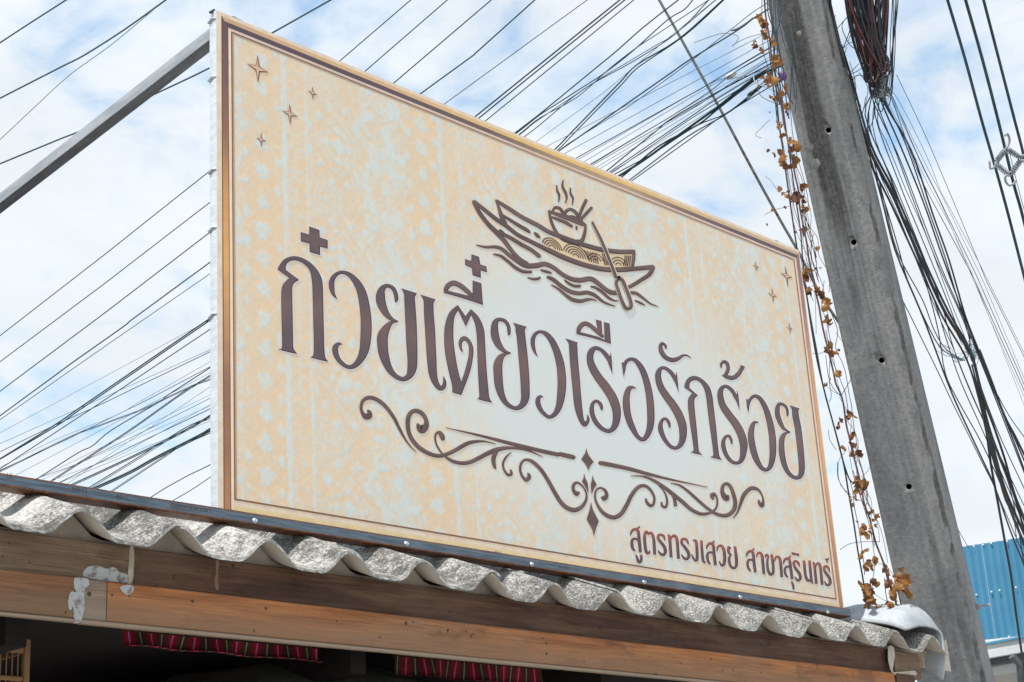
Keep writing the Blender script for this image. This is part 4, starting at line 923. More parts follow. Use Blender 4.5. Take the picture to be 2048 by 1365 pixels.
for px, s_ in (((179,1188),1.7),((151,1182),1.3),((224,1191),1.2),((385,1203),1.5),((532,1217),1.2),((508,1262),.8),((826,1244),.9),((932,1263),1.0),((1085,1277),1.2),((1092,1287),1.3),((1093,1308),1.4),((1168,1322),.7),((1297,1313),.8),((1361,1328),1.1),((1445,1340),1.0),((1522,1346),.9),((812,1247),1.8)):
    c = onY(px, YL); o = bpy.data.objects.new('nail', NM); COL.objects.link(o); o.parent = HOUSE; o.location = (c.x - 2.0, YL - 2.75, c.z); o.scale = (s_, .5, s_)
# shop interior: dark walls and ceiling so the opening is real depth
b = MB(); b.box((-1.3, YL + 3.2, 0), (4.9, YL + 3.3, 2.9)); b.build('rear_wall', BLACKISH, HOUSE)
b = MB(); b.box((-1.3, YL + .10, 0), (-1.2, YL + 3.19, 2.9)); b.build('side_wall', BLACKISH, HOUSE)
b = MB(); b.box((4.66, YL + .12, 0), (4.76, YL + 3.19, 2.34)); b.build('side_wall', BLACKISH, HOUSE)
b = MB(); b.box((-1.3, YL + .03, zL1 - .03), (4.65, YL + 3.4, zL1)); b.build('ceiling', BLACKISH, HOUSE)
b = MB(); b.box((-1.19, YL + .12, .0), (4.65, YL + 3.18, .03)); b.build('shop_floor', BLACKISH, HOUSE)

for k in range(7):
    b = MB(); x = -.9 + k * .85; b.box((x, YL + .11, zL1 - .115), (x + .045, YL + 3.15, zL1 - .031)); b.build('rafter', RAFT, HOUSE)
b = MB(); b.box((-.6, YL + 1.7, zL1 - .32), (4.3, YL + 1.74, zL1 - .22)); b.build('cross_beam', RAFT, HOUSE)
# striped fabric valances hanging behind the boards
def fabric_mat(period, ph):
    m, q, p = base_mat('red_striped_cotton', .85, 0, .15)
    u = q.new('ShaderNodeAttribute'); u.attribute_name = 'Col'; x = q.sep(u.outputs[1])[0]
    f = q.m('FRACT', q.m('ADD', q.m('MULTIPLY', x, 1.0 / period), ph))
    def band(c, h): return q.m('LESS_THAN', q.m('ABSOLUTE', q.m('SUBTRACT', f, c)), h)
    col = q.mix(band(.27, .25), (.05, .028, .015, 1), (.20, .005, .018, 1))
    col = q.mix(band(.27, .12), col, (.27, .008, .032, 1))
    col = q.mix(band(.27, .025), col, (.30, .18, .30, 1)); col = q.mix(band(.76, .028), col, (.30, .22, .18, 1))
    n = q.noise(q.obj(), 200, 2, .5); s = q.ramp(n, .3, .7, .88, 1.1)
    q.put(p.inputs[0], q.mix(1.0, col, q.comb(s, s, s), 'MULTIPLY')); return m
FAB = fabric_mat(.0545, .42)
def valance(x0, x1, Y, ztop, zbot, label):
    v = empty('striped_valance', ((x0 + x1) / 2, Y, ztop), label, 'valance', 'striped valances inside the shop')
    n = int((x1 - x0) / .006); vs = []; fs = []; cols = []; rows = [(0, 0), (0, .33), (0, .66), (0, 1), (-.006, 1.02), (-.020, 1.03)]
    for k in range(n + 1):
        x = x0 + (x1 - x0) * k / n
        fold = .009 * math.sin(x * 31 + .8 * math.sin(x * 9)) + .004 * noise.noise(Vector((x * 12, 0, 0)))
        for r_, (dy, t) in enumerate(rows):
            vs.append((x + (.012 * t * noise.noise(Vector((x * 5, 3, 0)))), Y + dy + fold * t, ztop + (zbot - ztop) * t)); cols.append((x, 0, 0))
    R_ = len(rows)
    for k in range(n):
        for r_ in range(R_ - 1):
            a = k * R_ + r_; fs.append((a, a + R_, a + R_ + 1, a + 1))
    o = mesh_obj('cloth', vs, fs, FAB, v, True, None, cols)
    b = MB(); b.box((x0 + .01, Y + .008, ztop - .004), (x1 - .01, Y + .018, ztop + .012)); b.build('batten', W_UP, v)
YV = YL + .16
zt_ = zL0 + .02
p1 = onY((246, 1292), YV); p2 = onY((637, 1333), YV); valance(p1.x, p2.x, YV, zt_, p1.z, 'red striped cotton valance, the left longer one hanging behind the orange board')
p1 = onY((792, 1350), YV); p2 = onY((1084, 1372), YV); valance(p1.x, p2.x, YV, zt_, p1.z, 'red striped cotton valance, the right one hanging beside the dark gap')
# wooden cage at the lower left
cx0, cy0 = onY((-60, 1290), YV + .05).x, YV + .05
c1 = onY((56, 1290), cy0)
CG = empty('wooden_cage', (c1.x - .12, cy0, 1.6), 'varnished wooden bar cage hanging in the dark shop at the lower left', 'cage')
def cbox(name, a, b_): o = MB(); o.box(a, b_); return bevel_obj(o.build(name, W_CAGE, CG), .002)
zc1 = onY((30, 1288), cy0).z; xr = onY((50, 1300), cy0).x; xl = xr - .26
cbox('corner_post', (xr, cy0, zc1 - .26), (xr + .013, cy0 + .014, zc1 + .012)); cbox('corner_post', (xl - .013, cy0, zc1 - .26), (xl, cy0 + .014, zc1 + .012))
cbox('corner_post', (xr, cy0 + .2, zc1 - .26), (xr + .013, cy0 + .214, zc1 + .012)); cbox('corner_post', (xl - .013, cy0 + .2, zc1 - .26), (xl, cy0 + .214, zc1 + .012))
for zz_, hh in ((zc1 - .016, .016), (zc1 - .070, .009), (zc1 - .13, .009), (zc1 - .25, .014)):
    cbox('rail', (xl + .0005, cy0 + .001, zz_), (xr - .0005, cy0 + .012, zz_ + hh)); cbox('rail', (xl + .0005, cy0 + .201, zz_), (xr - .0005, cy0 + .212, zz_ + hh))
    cbox('side_rail', (xr + .001, cy0 + .0145, zz_ + .001), (xr + .012, cy0 + .1995, zz_ + hh - .001)); cbox('side_rail', (xl - .012, cy0 + .0145, zz_ + .001), (xl - .001, cy0 + .1995, zz_ + hh - .001))
BM_ = bpy.data.meshes.new('bar'); b = MB(); b.tube([(0, 0, -.24), (0, 0, 0)], .0013, 6); BM_.from_pydata(b.v, [], b.f); BM_.materials.append(W_CAGE)
for yb in (.0065, .2065):
    for k in range(20):
        o = bpy.data.objects.new('bar', BM_); COL.objects.link(o); o.parent = CG; o.location = (xl + .012 + k * .0125 - CG.location.x, yb, zc1 - .008 - 1.6)
b = MB(); b.tube([((xl + xr) / 2, cy0 + .1, zc1 + .10), ((xl + xr) / 2, cy0 + .1, zc1 + .012)], .0015, 5); b.box((xl - .01, cy0 + .005, zc1 - .262), (xr + .01, cy0 + .21, zc1 - .252)); b.build('base_and_hook', W_CAGE, CG)
# folded canvas parasol under the valances
pa = onY((560, 1316), YV + .45)
PR = empty('canvas_parasol', (pa.x, pa.y, 0), 'dull grey canvas parasol standing in the dark shop below the left valance', 'parasol')
vs = [(pa.x, pa.y, pa.z)]; fs = []
for k in range(24):
    a = 2 * math.pi * k / 24; rr = .62 if k % 3 == 0 else .60
    vs.append((pa.x + rr * math.cos(a) * .5, pa.y + rr * math.sin(a) * .5, pa.z - .06 - (.006 if k % 3 else 0)))
for k in range(24):
    a = 2 * math.pi * k / 24; rr = .62 if k % 3 == 0 else .60
    vs.append((pa.x + rr * math.cos(a), pa.y + rr * math.sin(a), pa.z - .19 - (.010 if k % 3 else 0)))
for k in range(24): j = (k + 1) % 24; fs += [(0, 1 + k, 1 + j), (1 + k, 25 + k, 25 + j, 1 + j)]
mesh_obj('canopy', vs, fs, CANVAS, PR); b = MB(); b.tube([(pa.x, pa.y, .03), (pa.x, pa.y, pa.z - .005)], .014, 8); b.build('pole', W_UP, PR)

# brace from the sign's upper left corner back to the roof
XB = X0 + .03
s0 = onX((424, 77), XB); s0.y = max(s0.y, YS + TH + .004)
e0 = onX((2, 406), XB); dirb = (e0 - s0).normalized(); e1 = e0 + dirb * .55
BR = empty('steel_brace', tuple(e1), 'grey galvanised square tube brace running down behind the upper left of the sign', 'brace')
b = MB(); hb = .016; up_ = Vector((1, 0, 0)); nrm = dirb.cross(up_).normalized(); vs = []
s0b = s0 - dirb * .01
for P0 in (s0b, e1):
    for a_, c_ in ((-1, -1), (1, -1), (1, 1), (-1, 1)): vs.append(tuple(P0 + up_ * hb * a_ * 1.0 + nrm * hb * c_))
o = fix_normals(mesh_obj('square_tube', vs, [(0, 1, 2, 3), (7, 6, 5, 4), (0, 4, 5, 1), (1, 5, 6, 2), (2, 6, 7, 3), (3, 7, 4, 0)], GALV, BR)); bevel_obj(o, .002, 2)
b = MB(); b.box((XB - .03, e1.y - .04, e1.z - .03), (XB + .03, e1.y + .04, e1.z - .022)); b.build('foot_plate', GALV, BR)
print('brace', s0, e0, e1)

# ================================================================ concrete utility pole
PD = 6.35                                          # depth of the pole
pb = dep((1912, 1365), PD); pt = dep((1597, 0), PD + .05)
axd = (pt - pb).normalized()
base = pb - axd * (pb.z / axd.z); top = pt + axd * 2.6
L_ = (top - base).length
POLE = empty('utility_pole', (base.x, base.y, 0), 'tall leaning grey concrete utility pole with bolt holes, to the right of the sign', 'utility pole')
view = Vector((pb.x, pb.y, 0)).normalized()
nf = Matrix.Rotation(math.radians(-7.5), 3, 'Z') @ (-view)     # outward normal of the front face
nf = (nf - axd * nf.dot(axd)).normalized(); sd_ = axd.cross(nf).normalized()
if sd_.dot(M @ Vector((1, 0, 0))) < 0: sd_ = -sd_
def half_w(t):            # t metres along the axis
    return .152 - .0085 * t
NR = 230
prof = [(-1, -.80), (-1, .62), (-.97, .80), (-.90, .90), (-.80, .955), (-.68, .965), (-.5, .955), (-.3, .95), (-.1, .95), (.1, .95), (.26, .955), (.38, .985), (.5, 1.0), (.62, 1.0), (.74, .99), (.84, .96), (.915, .90), (.965, .80), (1, .66), (1, .2), (1, -.80)]
vs = []; fs = []; cols = []
for k in range(NR + 1):
    t = L_ * k / NR; hw = half_w(t); c0 = base + axd * t
    for i, (a, b_) in enumerate(prof):
        jit = 0; e = 0
        if 13 <= i <= 18: e = (.0065 if 14 <= i <= 17 else .0025) * (noise.noise(Vector((t * 26, i * .9, 1))) + .6 * noise.noise(Vector((t * 70, i * 1.7, 4))))
        elif 1 <= i <= 4: e = .0016 * noise.noise(Vector((t * 18, i, 7)))
        p = c0 + sd_ * (a * hw - max(0, -e) * (1 if i > 10 else 0)) + nf * (b_ * hw * .86 + e)
        vs.append(tuple(p))
        n1 = noise.noise(Vector((t * 3.2, a * 1.2, 0))); n2 = noise.noise(Vector((t * 14, a * 3, 2)))
        dark = 0
        if b_ > .5:
            dark = max(0, min(1, 1.5 - abs(a + .22 + .10 * n1) / .36)) * max(0, min(1, (t - 3.6 + .8 * n1) / .9)) * .98       # run-down stain in the upper part
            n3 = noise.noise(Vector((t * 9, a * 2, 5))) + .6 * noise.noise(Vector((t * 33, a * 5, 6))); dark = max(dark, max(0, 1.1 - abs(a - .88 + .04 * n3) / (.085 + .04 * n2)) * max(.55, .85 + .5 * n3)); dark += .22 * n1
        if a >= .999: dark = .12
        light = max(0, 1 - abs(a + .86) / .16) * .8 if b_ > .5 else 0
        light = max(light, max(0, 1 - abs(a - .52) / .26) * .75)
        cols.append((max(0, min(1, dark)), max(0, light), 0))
P_ = len(prof)
for k in range(NR):
    for i in range(P_):
        a = k * P_ + i; b_ = k * P_ + (i + 1) % P_; fs.append((a, b_, b_ + P_, a + P_))
fs.append(tuple(range(P_))); fs.append(tuple(range(NR * P_ + P_ - 1, NR * P_ - 1, -1)))
shaft = fix_normals(mesh_obj('shaft', vs, fs, [CONC, HOLE], POLE, True, None, cols))
# real bolt holes, cut through
def rayplane(px):
    d = ray(px).normalized(); o_ = Vector((0, 0, CAM_Z)); c0 = pb + nf * .118
    return o_ + d * ((c0 - o_).dot(nf) / d.dot(nf))
cut = bmesh.new()
for px in ((1655, 260), (1706, 485), (1762, 722), (1817, 975), (1872, 1245), (1604, 40)):
    if px[0] == 1604: continue
    c = rayplane(px); m4 = Matrix.Translation(c) @ nf.to_track_quat('Z', 'Y').to_matrix().to_4x4()
    if px[0] < 1870: bmesh.ops.create_cone(cut, cap_ends=True, segments=16, radius1=.0098, radius2=.0112, depth=.16, matrix=m4)
cm = bpy.data.meshes.new('cut'); cut.to_mesh(cm); cut.free(); cm.materials.append(HOLE); co = bpy.data.objects.new('cut', cm); COL.objects.link(co)
md = shaft.modifiers.new('b', 'BOOLEAN'); md.object = co; md.operation = 'DIFFERENCE'; md.solver = 'EXACT'
bpy.context.view_layer.update()
nm = bpy.data.meshes.new_from_object(shaft.evaluated_get(bpy.context.evaluated_depsgraph_get())); shaft.modifiers.clear(); shaft.data = nm; bpy.data.objects.remove(co)
print('pole mesh', len(nm.polygons), [m.name for m in nm.materials])
# bolt through the right side
cb = dep((1953, 1214), PD + .02); b = MB(); r_ = sd_
b.tube([cb - r_ * .05, cb + r_ * .050], .0048, 10); b.tube([cb + r_ * .004, cb + r_ * .013], .0125, 6)
b.build('bolt', GALV, POLE); b = MB(); o_ = cb - r_ * .0; b.tube([o_ - r_ * .002, o_ + r_ * .003], .021, 4); b.build('washer', GALV, POLE)
# conduit hugging the upper right edge, plaster blobs
b = MB(); pts = [dep((1652, -160), PD - .02), dep((1660, 0), PD - .02), dep((1668, 60), PD - .02), dep((1683, 110), PD - .03), dep((1690, 135), PD - .02)]
b.tube(catmull([tuple(p) for p in pts], 4), .006, 6); b.build('side_cable', CABLE2, POLE, True)
for px, rr in (((1598, 67), .012), ((1620, 296), .019), ((1632, 328), .021)):
    if rr:
        c = rayplane(px) + nf * .004; n = 14; vs = [tuple(c + nf * .0005)]
        u1 = sd_; v1 = axd
        for i in range(n):
            a = 2 * math.pi * i / n; r2 = rr * U(.75, 1.1); vs.append(tuple(c + u1 * math.cos(a) * r2 * .8 + v1 * math.sin(a) * r2 - nf * .003))
        fix_normals(mesh_obj('mortar_splash', vs, [(0, 1 + i, 1 + (i + 1) % n) for i in range(n)], SPLASH, POLE, True))

# ================================================================ cables
def pixline(pts, D0, D1, sub=4):
    """photograph trace -> 3D run; 1/depth changes evenly along the trace, so straight runs stay straight in space"""
    q_ = [tuple(pts[0])]
    for a, b_ in zip(pts, pts[1:]):                  # hold long straight reaches straight
        l = math.hypot(b_[0] - a[0], b_[1] - a[1])
        nn_ = int(l / 40) if l > 150 else 1; q_ += [(a[0] + (b_[0] - a[0]) * k / nn_, a[1] + (b_[1] - a[1]) * k / nn_) for k in range(1, nn_)]
        q_.append(tuple(b_))
    s = catmull(q_, sub) if len(q_) > 2 else q_
    Ls = [0.0]
    for a, b_ in zip(s, s[1:]): Ls.append(Ls[-1] + math.hypot(b_[0] - a[0], b_[1] - a[1]))
    out = []
    for p, l in zip(s, Ls):
        t = l / Ls[-1]; D = 1 / ((1 - t) / D0 + t / D1); out.append(dep(p, D))
    return out
def cable(pts, t_px, D0, D1, mat, label, group=None, name='overhead_cable', seg=5, sub=4):
    P3 = pixline(pts, D0, D1, sub); r = t_px * .5 * (D0 + D1) * .5 / F_PX
    b = MB(); b.tube(P3, r, seg, True); o = b.build(name, mat, None, True)
    meta(o, label, 'cable', group); return o
GR_L = 'overhead cables crossing the sky behind the sign'
dup_lab = 'thin dark overhead cable among the many slanting across the sky behind the sign'
up_labs = ['dark overhead cable crossing the top left corner of the sky', 'dark sagging overhead cable, second from the top left corner', 'faint thin grey cable joining a thicker one at the upper left', 'dark overhead cable passing below the steel brace at the upper left']
def ext(pts, k0=1.0, k1=1.0):            # run a trace on beyond the frame
    a, b_ = pts[0], pts[1]; c, d = pts[-2], pts[-1]
    def far(p, q_, k):
        dx, dy = p[0] - q_[0], p[1] - q_[1]; l = math.hypot(dx, dy); return (p[0] + dx / l * 420 * k, p[1] + dy / l * 420 * k)
    return [far(a, b_, k0)] + list(pts) + [far(d, c, k1)]
top4 = [([(0,86),(66,43),(133,0)], 3.2, CABLE, 8), ([(0,197),(170,110),(250,59),(335,-2)], 3.4, CABLE, 8.5), ([(0,280),(70,214),(140,150),(220,92),(300,26)], 1.7, CABLE_G, 8.5), ([(0,328),(170,258),(290,198),(420,136),(545,66),(662,0)], 3.4, CABLE, 9)]
for (p, t, m, D), lb in zip(top4, up_labs): cable(ext(p, 1, 1 if t > 2 else .02), t, D * 1.25, D, m, lb)
ups = [([(0,672),(210,509),(420,342),(680,122),(822,0)],2.1),([(0,724),(210,567),(420,405),(730,143),(895,0)],2.1),([(0,783),(210,626),(420,465),(787,167),(983,0)],2.3),
       ([(0,832),(150,722),(245,655),(262,641),(420,525),(841,188),(940,116),(952,106),(1070,0)],2.7),([(0,840),(200,700),(420,548),(888,209),(1120,40),(1175,0)],1.6)]
labs = ['highest of the five parallel cables running behind the boat emblem side of the sign','second of the five parallel cables above the sign, from the left','third of the five parallel cables above the sign, straight and dark','fourth of the five parallel cables above the sign, with a slight kink','thin fifth parallel cable just left of the close dark pair above the sign']
for (p, t), lb in zip(ups, labs): cable(ext(p), t, 9.8, 7.4, CABLE, lb)
pair = [([(0,918),(110,850),(420,637),(950,234),(1240,0)],3.0),([(0,919),(112,853),(420,641),(956,238),(1250,0)],2.6)]
for (p, t), lb in zip(pair, ('upper of the close dark pair of cables above the middle of the sign','lower of the close dark pair of cables above the middle of the sign')): cable(ext(p), t, 9.6, 7.4, CABLE, lb)
cable(ext([(5,935),(180,820),(420,659),(970,243),(1268,0)]), 2.1, 9.6, 7.4, CABLE, 'single cable just right of the close dark pair above the sign')
L_a = [(0,904),(105,853),(200,810),(420,704)]; L_b = [(10,930),(110,880),(232,831),(420,724)]; L_f = [(15,934),(132,880),(295,800),(420,734)]
L_c = [(87,950),(158,905),(185,892),(224,860),(317,805),(338,789),(420,736)]; L_d = [(111,956),(190,905),(264,857),(364,786),(420,751)]; L_e = [(21,934),(145,873),(290,818),(385,773),(420,760)]
L_g = [(142,963),(237,897),(317,844),(420,774)]; L_h = [(80,955),(150,930),(290,862),(420,797)]; L_i = [(120,955),(237,912),(420,810)]; L_j = [(130,960),(190,930),(280,885),(420,818)]
L_k = [(148,967),(237,926),(356,868),(420,831)]; L_l = [(182,973),(272,918),(369,857),(420,834)]; L_m = [(193,975),(259,945),(317,913),(396,873),(420,859)]; L_n = [(227,979),(364,889),(420,864)]
L_o = [(290,1003),(325,980),(364,958),(385,947),(420,930)]; L_p = [(340,1005),(383,980),(420,955)]
R = {1:[(1080,228),(1112,202),(1236,100),(1288,54),(1357,0)],2:[(1080,230),(1207,148),(1265,103),(1334,41),(1368,20),(1386,0)],3:[(1080,236),(1154,195),(1220,137),(1270,98),(1418,0)],4:[(1080,250),(1167,179),(1265,124),(1354,66),(1418,0)],
 41:[(1080,238),(1200,158),(1352,67),(1432,0)],5:[(1080,278),(1212,182),(1330,82),(1431,0)],6:[(1109,300),(1275,129),(1357,79),(1446,0)],7:[(1114,302),(1278,134),(1370,71),(1448,0)],8:[(1117,303),(1381,119),(1475,61),(1507,37),(1545,14)],
 9:[(1133,290),(1265,208),(1370,132),(1507,24),(1545,0)],10:[(1150,318),(1410,173),(1523,105),(1560,86)],11:[(1168,324),(1404,182),(1526,113),(1562,92)],12:[(1179,330),(1344,232),(1417,185),(1462,150),(1523,113),(1562,94)],
 13:[(1183,332),(1423,194),(1528,127),(1565,105)],14:[(1193,335),(1404,206),(1512,134),(1565,110)],15:[(1212,343),(1344,237),(1425,190),(1528,135),(1568,112)],16:[(1218,345),(1431,200),(1531,140),(1570,118)],17:[(1224,346),(1383,237),(1512,158),(1572,125)],
 18:[(1237,353),(1286,322),(1436,214),(1507,158),(1536,142),(1575,128)],19:[(1243,355),(1317,293),(1396,250),(1439,216),(1528,148),(1575,130)],20:[(1229,349),(1309,306),(1391,253),(1449,229),(1491,198),(1528,165),(1580,150)],
 21:[(1261,359),(1370,277),(1447,232),(1499,195),(1528,171),(1582,150)],22:[(1268,359),(1444,233),(1549,169),(1585,155)]}
def sh(l, dx, dy): return [(x + dx, y + dy) for x, y in l]
J = [(L_c,1,2.5),(L_d,2,2.2),(L_e,3,1.7),(sh(L_d,1,2),4,1.9),(sh(L_e,0,-2),41,1.5),(L_g,5,1.1),(L_k,6,2.8),(sh(L_k,0,3),7,2.2),(L_m,8,2.6),(L_n,9,1.4),(L_a,10,1.8),(L_b,11,1.1),(L_f,12,1.6),(L_h,13,1.3),(L_i,14,1.1),
     (L_l,15,2.4),(L_j,16,1.9),(sh(L_l,1,3),17,1.6),(sh(L_m,0,-1),18,4.4),(sh(L_m,2,2),19,3.0),(sh(L_n,1,2),20,2.0),(L_o,21,2.3),(L_p,22,2.0)]
ORD = 'first second third fourth fifth sixth seventh eighth ninth tenth eleventh twelfth thirteenth fourteenth fifteenth sixteenth seventeenth eighteenth nineteenth twentieth twenty-first twenty-second twenty-third twenty-fourth twenty-fifth twenty-sixth twenty-seventh twenty-eighth twenty-ninth thirtieth thirty-first thirty-second thirty-third thirty-fourth thirty-fifth thirty-sixth thirty-seventh'.split()
rank = {id(x): i + 6 for i, x in enumerate(sorted(J, key=lambda x: x[0][-1][1]))}        # six cables meet the edge higher up
def tone(t): return 'faint thin' if t < 1.35 else 'thin' if t < 2.1 else 'dark' if t < 3.2 else 'thick dark'
for it in J:
    l, r_, t = it; end_pole = r_ >= 8 and r_ not in (41,)
    p = ext(l + R[r_], .8, 1.0); p = p[:-1] if end_pole else p
    cable(p, t * .97, 9.8, 6.75, CABLE if t > 1.2 else CABLE_G, '%s cable at the left edge of the sign, %s below the brace' % (tone(t), ORD[rank[id(it)]]), GR_L)
for k, (y0, y1) in enumerate(((866, 640), (878, 700), (944, 746), (962, 790), (958, 812), (970, 842))):
    pts = [(0 + 22 * k, y0), (420, y1), (1535, 66 + 17 * k)]
    cable(ext(pts, .8, .05), U(.8, 1.2), 10.5, 7.0, CABLE_G, 'hair thin grey wire behind the sign, %s of six by height' % ORD[k], 'hair thin wires behind the sign')
# guy strand, far thin spare
cable([(1262,-90),(1318,0),(1391,130),(1440,218),(1505,340),(1560,440),(1600,510),(1641,590),(1684,655),(1740,745)], 5.6, 7.6, 6.9, GUY, 'thick twisted steel guy strand slanting down between the sign and the pole', None, 'guy_strand', 7)
# twisted splice lumps and connector
def lump(px, D, r, mat, name, label, cat, parent=None, n=5):
    P3 = pixline(px, D, D); b = MB(); m_ = len(P3); b.tube(P3, [r * (.35 + .75 * math.sin(math.pi * (i + .5) / m_)) for i in range(m_)], 7); o = b.build(name, mat, parent, True)
    if not parent: meta(o, label, cat)
    return o
lump([(1452,158),(1462,152),(1473,145)], 6.9, .012, WHITEP, 'cable_connector', 'small white connector box on a cable just left of the pole top', 'connector')
lump([(1495,192),(1502,187),(1512,181),(1524,172)], 6.9, .008, CABLE2, 'cable_splice', 'short thick taped splice on a cable near the pole, below the white connector', 'splice')
lump([(1462,62),(1476,58),(1492,48),(1506,36)], 6.9, .005, CABLE2, 'cable_splice', 'thin knotted splice on the upper cable near the first brown leaves', 'splice')
lump([(298,857),(303,854),(308,852)], 9, .006, WHITEP, 'cable_tag', 'tiny pale tag on a thin cable in the left sky beside the sign', 'tag')
# loose curl of thin wire
for p, t, lb in (([(1388,86),(1440,68),(1465,69),(1477,75),(1470,88),(1463,93),(1475,85),(1500,74),(1524,68)],1.2,'thin wire with a small loose curl left of the pole top'),
             ([(1418,176),(1426,165),(1445,158),(1475,156),(1500,150),(1525,140)],1.1,'thin loose wire bending by the white connector'),
             ([(1507,152),(1512,166),(1540,178),(1562,188),(1585,200)],2.6,'pale blue curved wire end below the purple bag'),
             ([(1515,160),(1520,190),(1545,205),(1575,215),(1592,226)],1.6,'dark wire bow curving round the vine below the purple bag')):
    cable(p, t, 6.6, 6.4, CABLE if 'pale' not in lb else GLASSY, lb, None, 'loose_wire')

# drop cables beside the pole
DV = 5.9
v1 = [(1536,-80),(1541,0),(1549,120),(1556,230),(1563,280),(1575,369),(1593,491),(1602,540),(1613,590),(1623,657),(1635,725),(1651,791),(1670,861),(1687,927),(1697,985),(1708,1049),(1716,1104),(1727,1165),(1733,1215)]
v2 = [(1548,-80),(1552,60),(1560,170),(1575,280),(1589,381),(1601,463),(1605,514),(1612,580),(1622,640),(1633,700),(1648,780),(1667,850),(1684,915),(1697,955),(1704,965)]
v3 = [(1528,-80),(1530,0),(1533,60),(1543,140),(1550,200),(1556,260)]
cable(v1, 3.6, 6.2, 5.6, CABLE2, 'black drop cable hanging nearest to the right edge of the sign', 'drop cables', 'drop_cable', 6)
cable(v2, 3.2, 6.2, 5.6, CABLE2, 'black drop cable hanging between the vine stem and the sign edge', 'drop cables', 'drop_cable', 6)
cable(v3, 2.2, 6.2, 6.1, CABLE, 'short thin drop cable at the top, just left of the first brown leaves', 'drop cables', 'drop_cable', 6)
cable([(1524,-80),(1541,0),(1584,197),(1631,420),(1640,470),(1676,630),(1714,800),(1746,960)], 2.0, 6.62, 6.5, CABLE, 'thin dark cable hugging the left edge of the concrete pole', 'drop cables', 'drop_cable')
for k in range(9):
    x = 1530 + 5 * k + U(-1, 1); y0 = -70
    pts = [(x + U(-6, 6), y0), (x + U(-8, 8), U(0, 40)), (x + 8 + U(-12, 12), U(60, 110)), (x + 16 + U(-10, 10), U(130, 180)), (min(1590, x + 30 + U(-14, 18)), U(190, 240))]
    cable(pts, U(1.3, 2.4), 6.3, 6.2, CABLE, 'thin tangled wire by the pole top, %s of nine from the left' % ORD[k], 'tangled wires left of the pole top', 'loose_wire')
b = MB(); bm = bmesh.new(); bmesh.ops.create_icosphere(bm, subdivisions=3, radius=.014)
for v in bm.verts: v.co *= 1 + .25 * noise.noise(v.co * 60); v.co.z *= 1.35
me = bpy.data.meshes.new('plastic_bag'); bm.to_mesh(me); bm.free(); me.materials.append(PURPLE)
o = bpy.data.objects.new('plastic_bag', me); COL.objects.link(o); o.location = dep((1566, 152), 6.2); meta(o, 'small crumpled purple plastic bag stuck in the wires at the pole edge', 'bag')

# dried vine
VN = empty('dried_vine', tuple(dep((1790, 1225), 5.35)), 'dried climbing vine with curled brown leaves hanging between the sign and the pole', 'vine')
stems = [([(1527,-60),(1528,0),(1537,66),(1543,110),(1554,165),(1562,209),(1576,286),(1594,369),(1601,421),(1610,468),(1617,514),(1627,561),(1635,600),(1647,662),(1661,716),(1670,763),(1682,791),(1689,833),(1701,888),(1716,949),(1727,999),(1740,1041),(1751,1086),(1767,1128),(1777,1160),(1788,1190),(1796,1225)],3.9),
 ([(1653,600),(1664,630),(1676,665),(1672,697),(1687,732),(1700,800),(1704,830),(1708,850),(1716,905),(1720,927),(1731,967),(1735,1000),(1730,1020)],1.5),
 ([(1607,430),(1620,455),(1636,478),(1638,510),(1656,545),(1658,585)],1.2),([(1618,500),(1634,545),(1647,580),(1658,640),(1655,660)],1.2),([(1727,999),(1740,1060),(1745,1090),(1748,1130),(1744,1185)],1.4),
 ([(1697,955),(1705,990),(1716,1050),(1727,1120),(1730,1150)],1.6),([(1674,925),(1677,960),(1695,990),(1722,1002)],1.4),([(1690,905),(1676,925),(1680,970),(1700,990)],1.0),
 ([(1730,880),(1741,920),(1737,940),(1722,955)],1.0),([(1680,1100),(1700,1088),(1730,1084),(1760,1084)],1.2),([(1750,1125),(1775,1135),(1788,1155)],1.1),([(1770,1156),(1775,1200),(1778,1222)],1.8),
 ([(1748,1188),(1765,1198),(1790,1212)],1.0),([(1655,700),(1640,707),(1625,707)],1.0),([(1661,716),(1658,760),(1662,790),(1657,805)],1.3),([(1682,791),(1668,785),(1655,775)],1.0),([(1672,665),(1690,690),(1694,710)],1.0),
 ([(1700,740),(1702,755),(1695,770),(1684,790)],1.4),([(1523,276),(1512,268),(1540,240)],1.0),([(1558,385),(1545,365),(1530,352)],.9),([(1530,430),(1550,420),(1580,412)],1.1),([(1657,860),(1660,880),(1672,900)],1.1),([(1782,1165),(1790,1200),(1800,1225)],3.0),([(1790,1160),(1798,1195),(1806,1222)],1.8),([(1760,1110),(1775,1145),(1783,1180)],2.4)]
for p, t in stems:
    P3 = pixline(p, 6.0 - .6 * max(0, p[0][1]) / 1225, 6.0 - .6 * p[-1][1] / 1225)
    for i_, v_ in enumerate(P3): P3[i_] = v_ + Vector((noise.noise(v_ * 14), noise.noise(v_ * 14 + Vector((5, 0, 0))), 0)) * .004
    b = MB(); b.tube(P3, t * .5 * 5.7 / F_PX, 5); b.build('stem', STEM, VN, True)
for k in range(26):                                # fine dead runners wound round the stem
    main = stems[0][0][1:]; i0 = random.randrange(2, len(main) - 6); seg_ = main[i0:i0 + random.randrange(3, 6)]
    ox_ = U(-10, 14); pts = [(x + ox_ + U(-9, 9), y + U(-8, 8)) for x, y in seg_]
    y_ = pts[0][1]; P3 = pixline(pts, 6.0 - .6 * max(0, y_) / 1225 + U(-.06, .06), 6.0 - .6 * pts[-1][1] / 1225)
    b = MB(); b.tube(P3, U(.4, .8) * 5.7 / F_PX, 4); b.build('runner', STEM, VN, True)
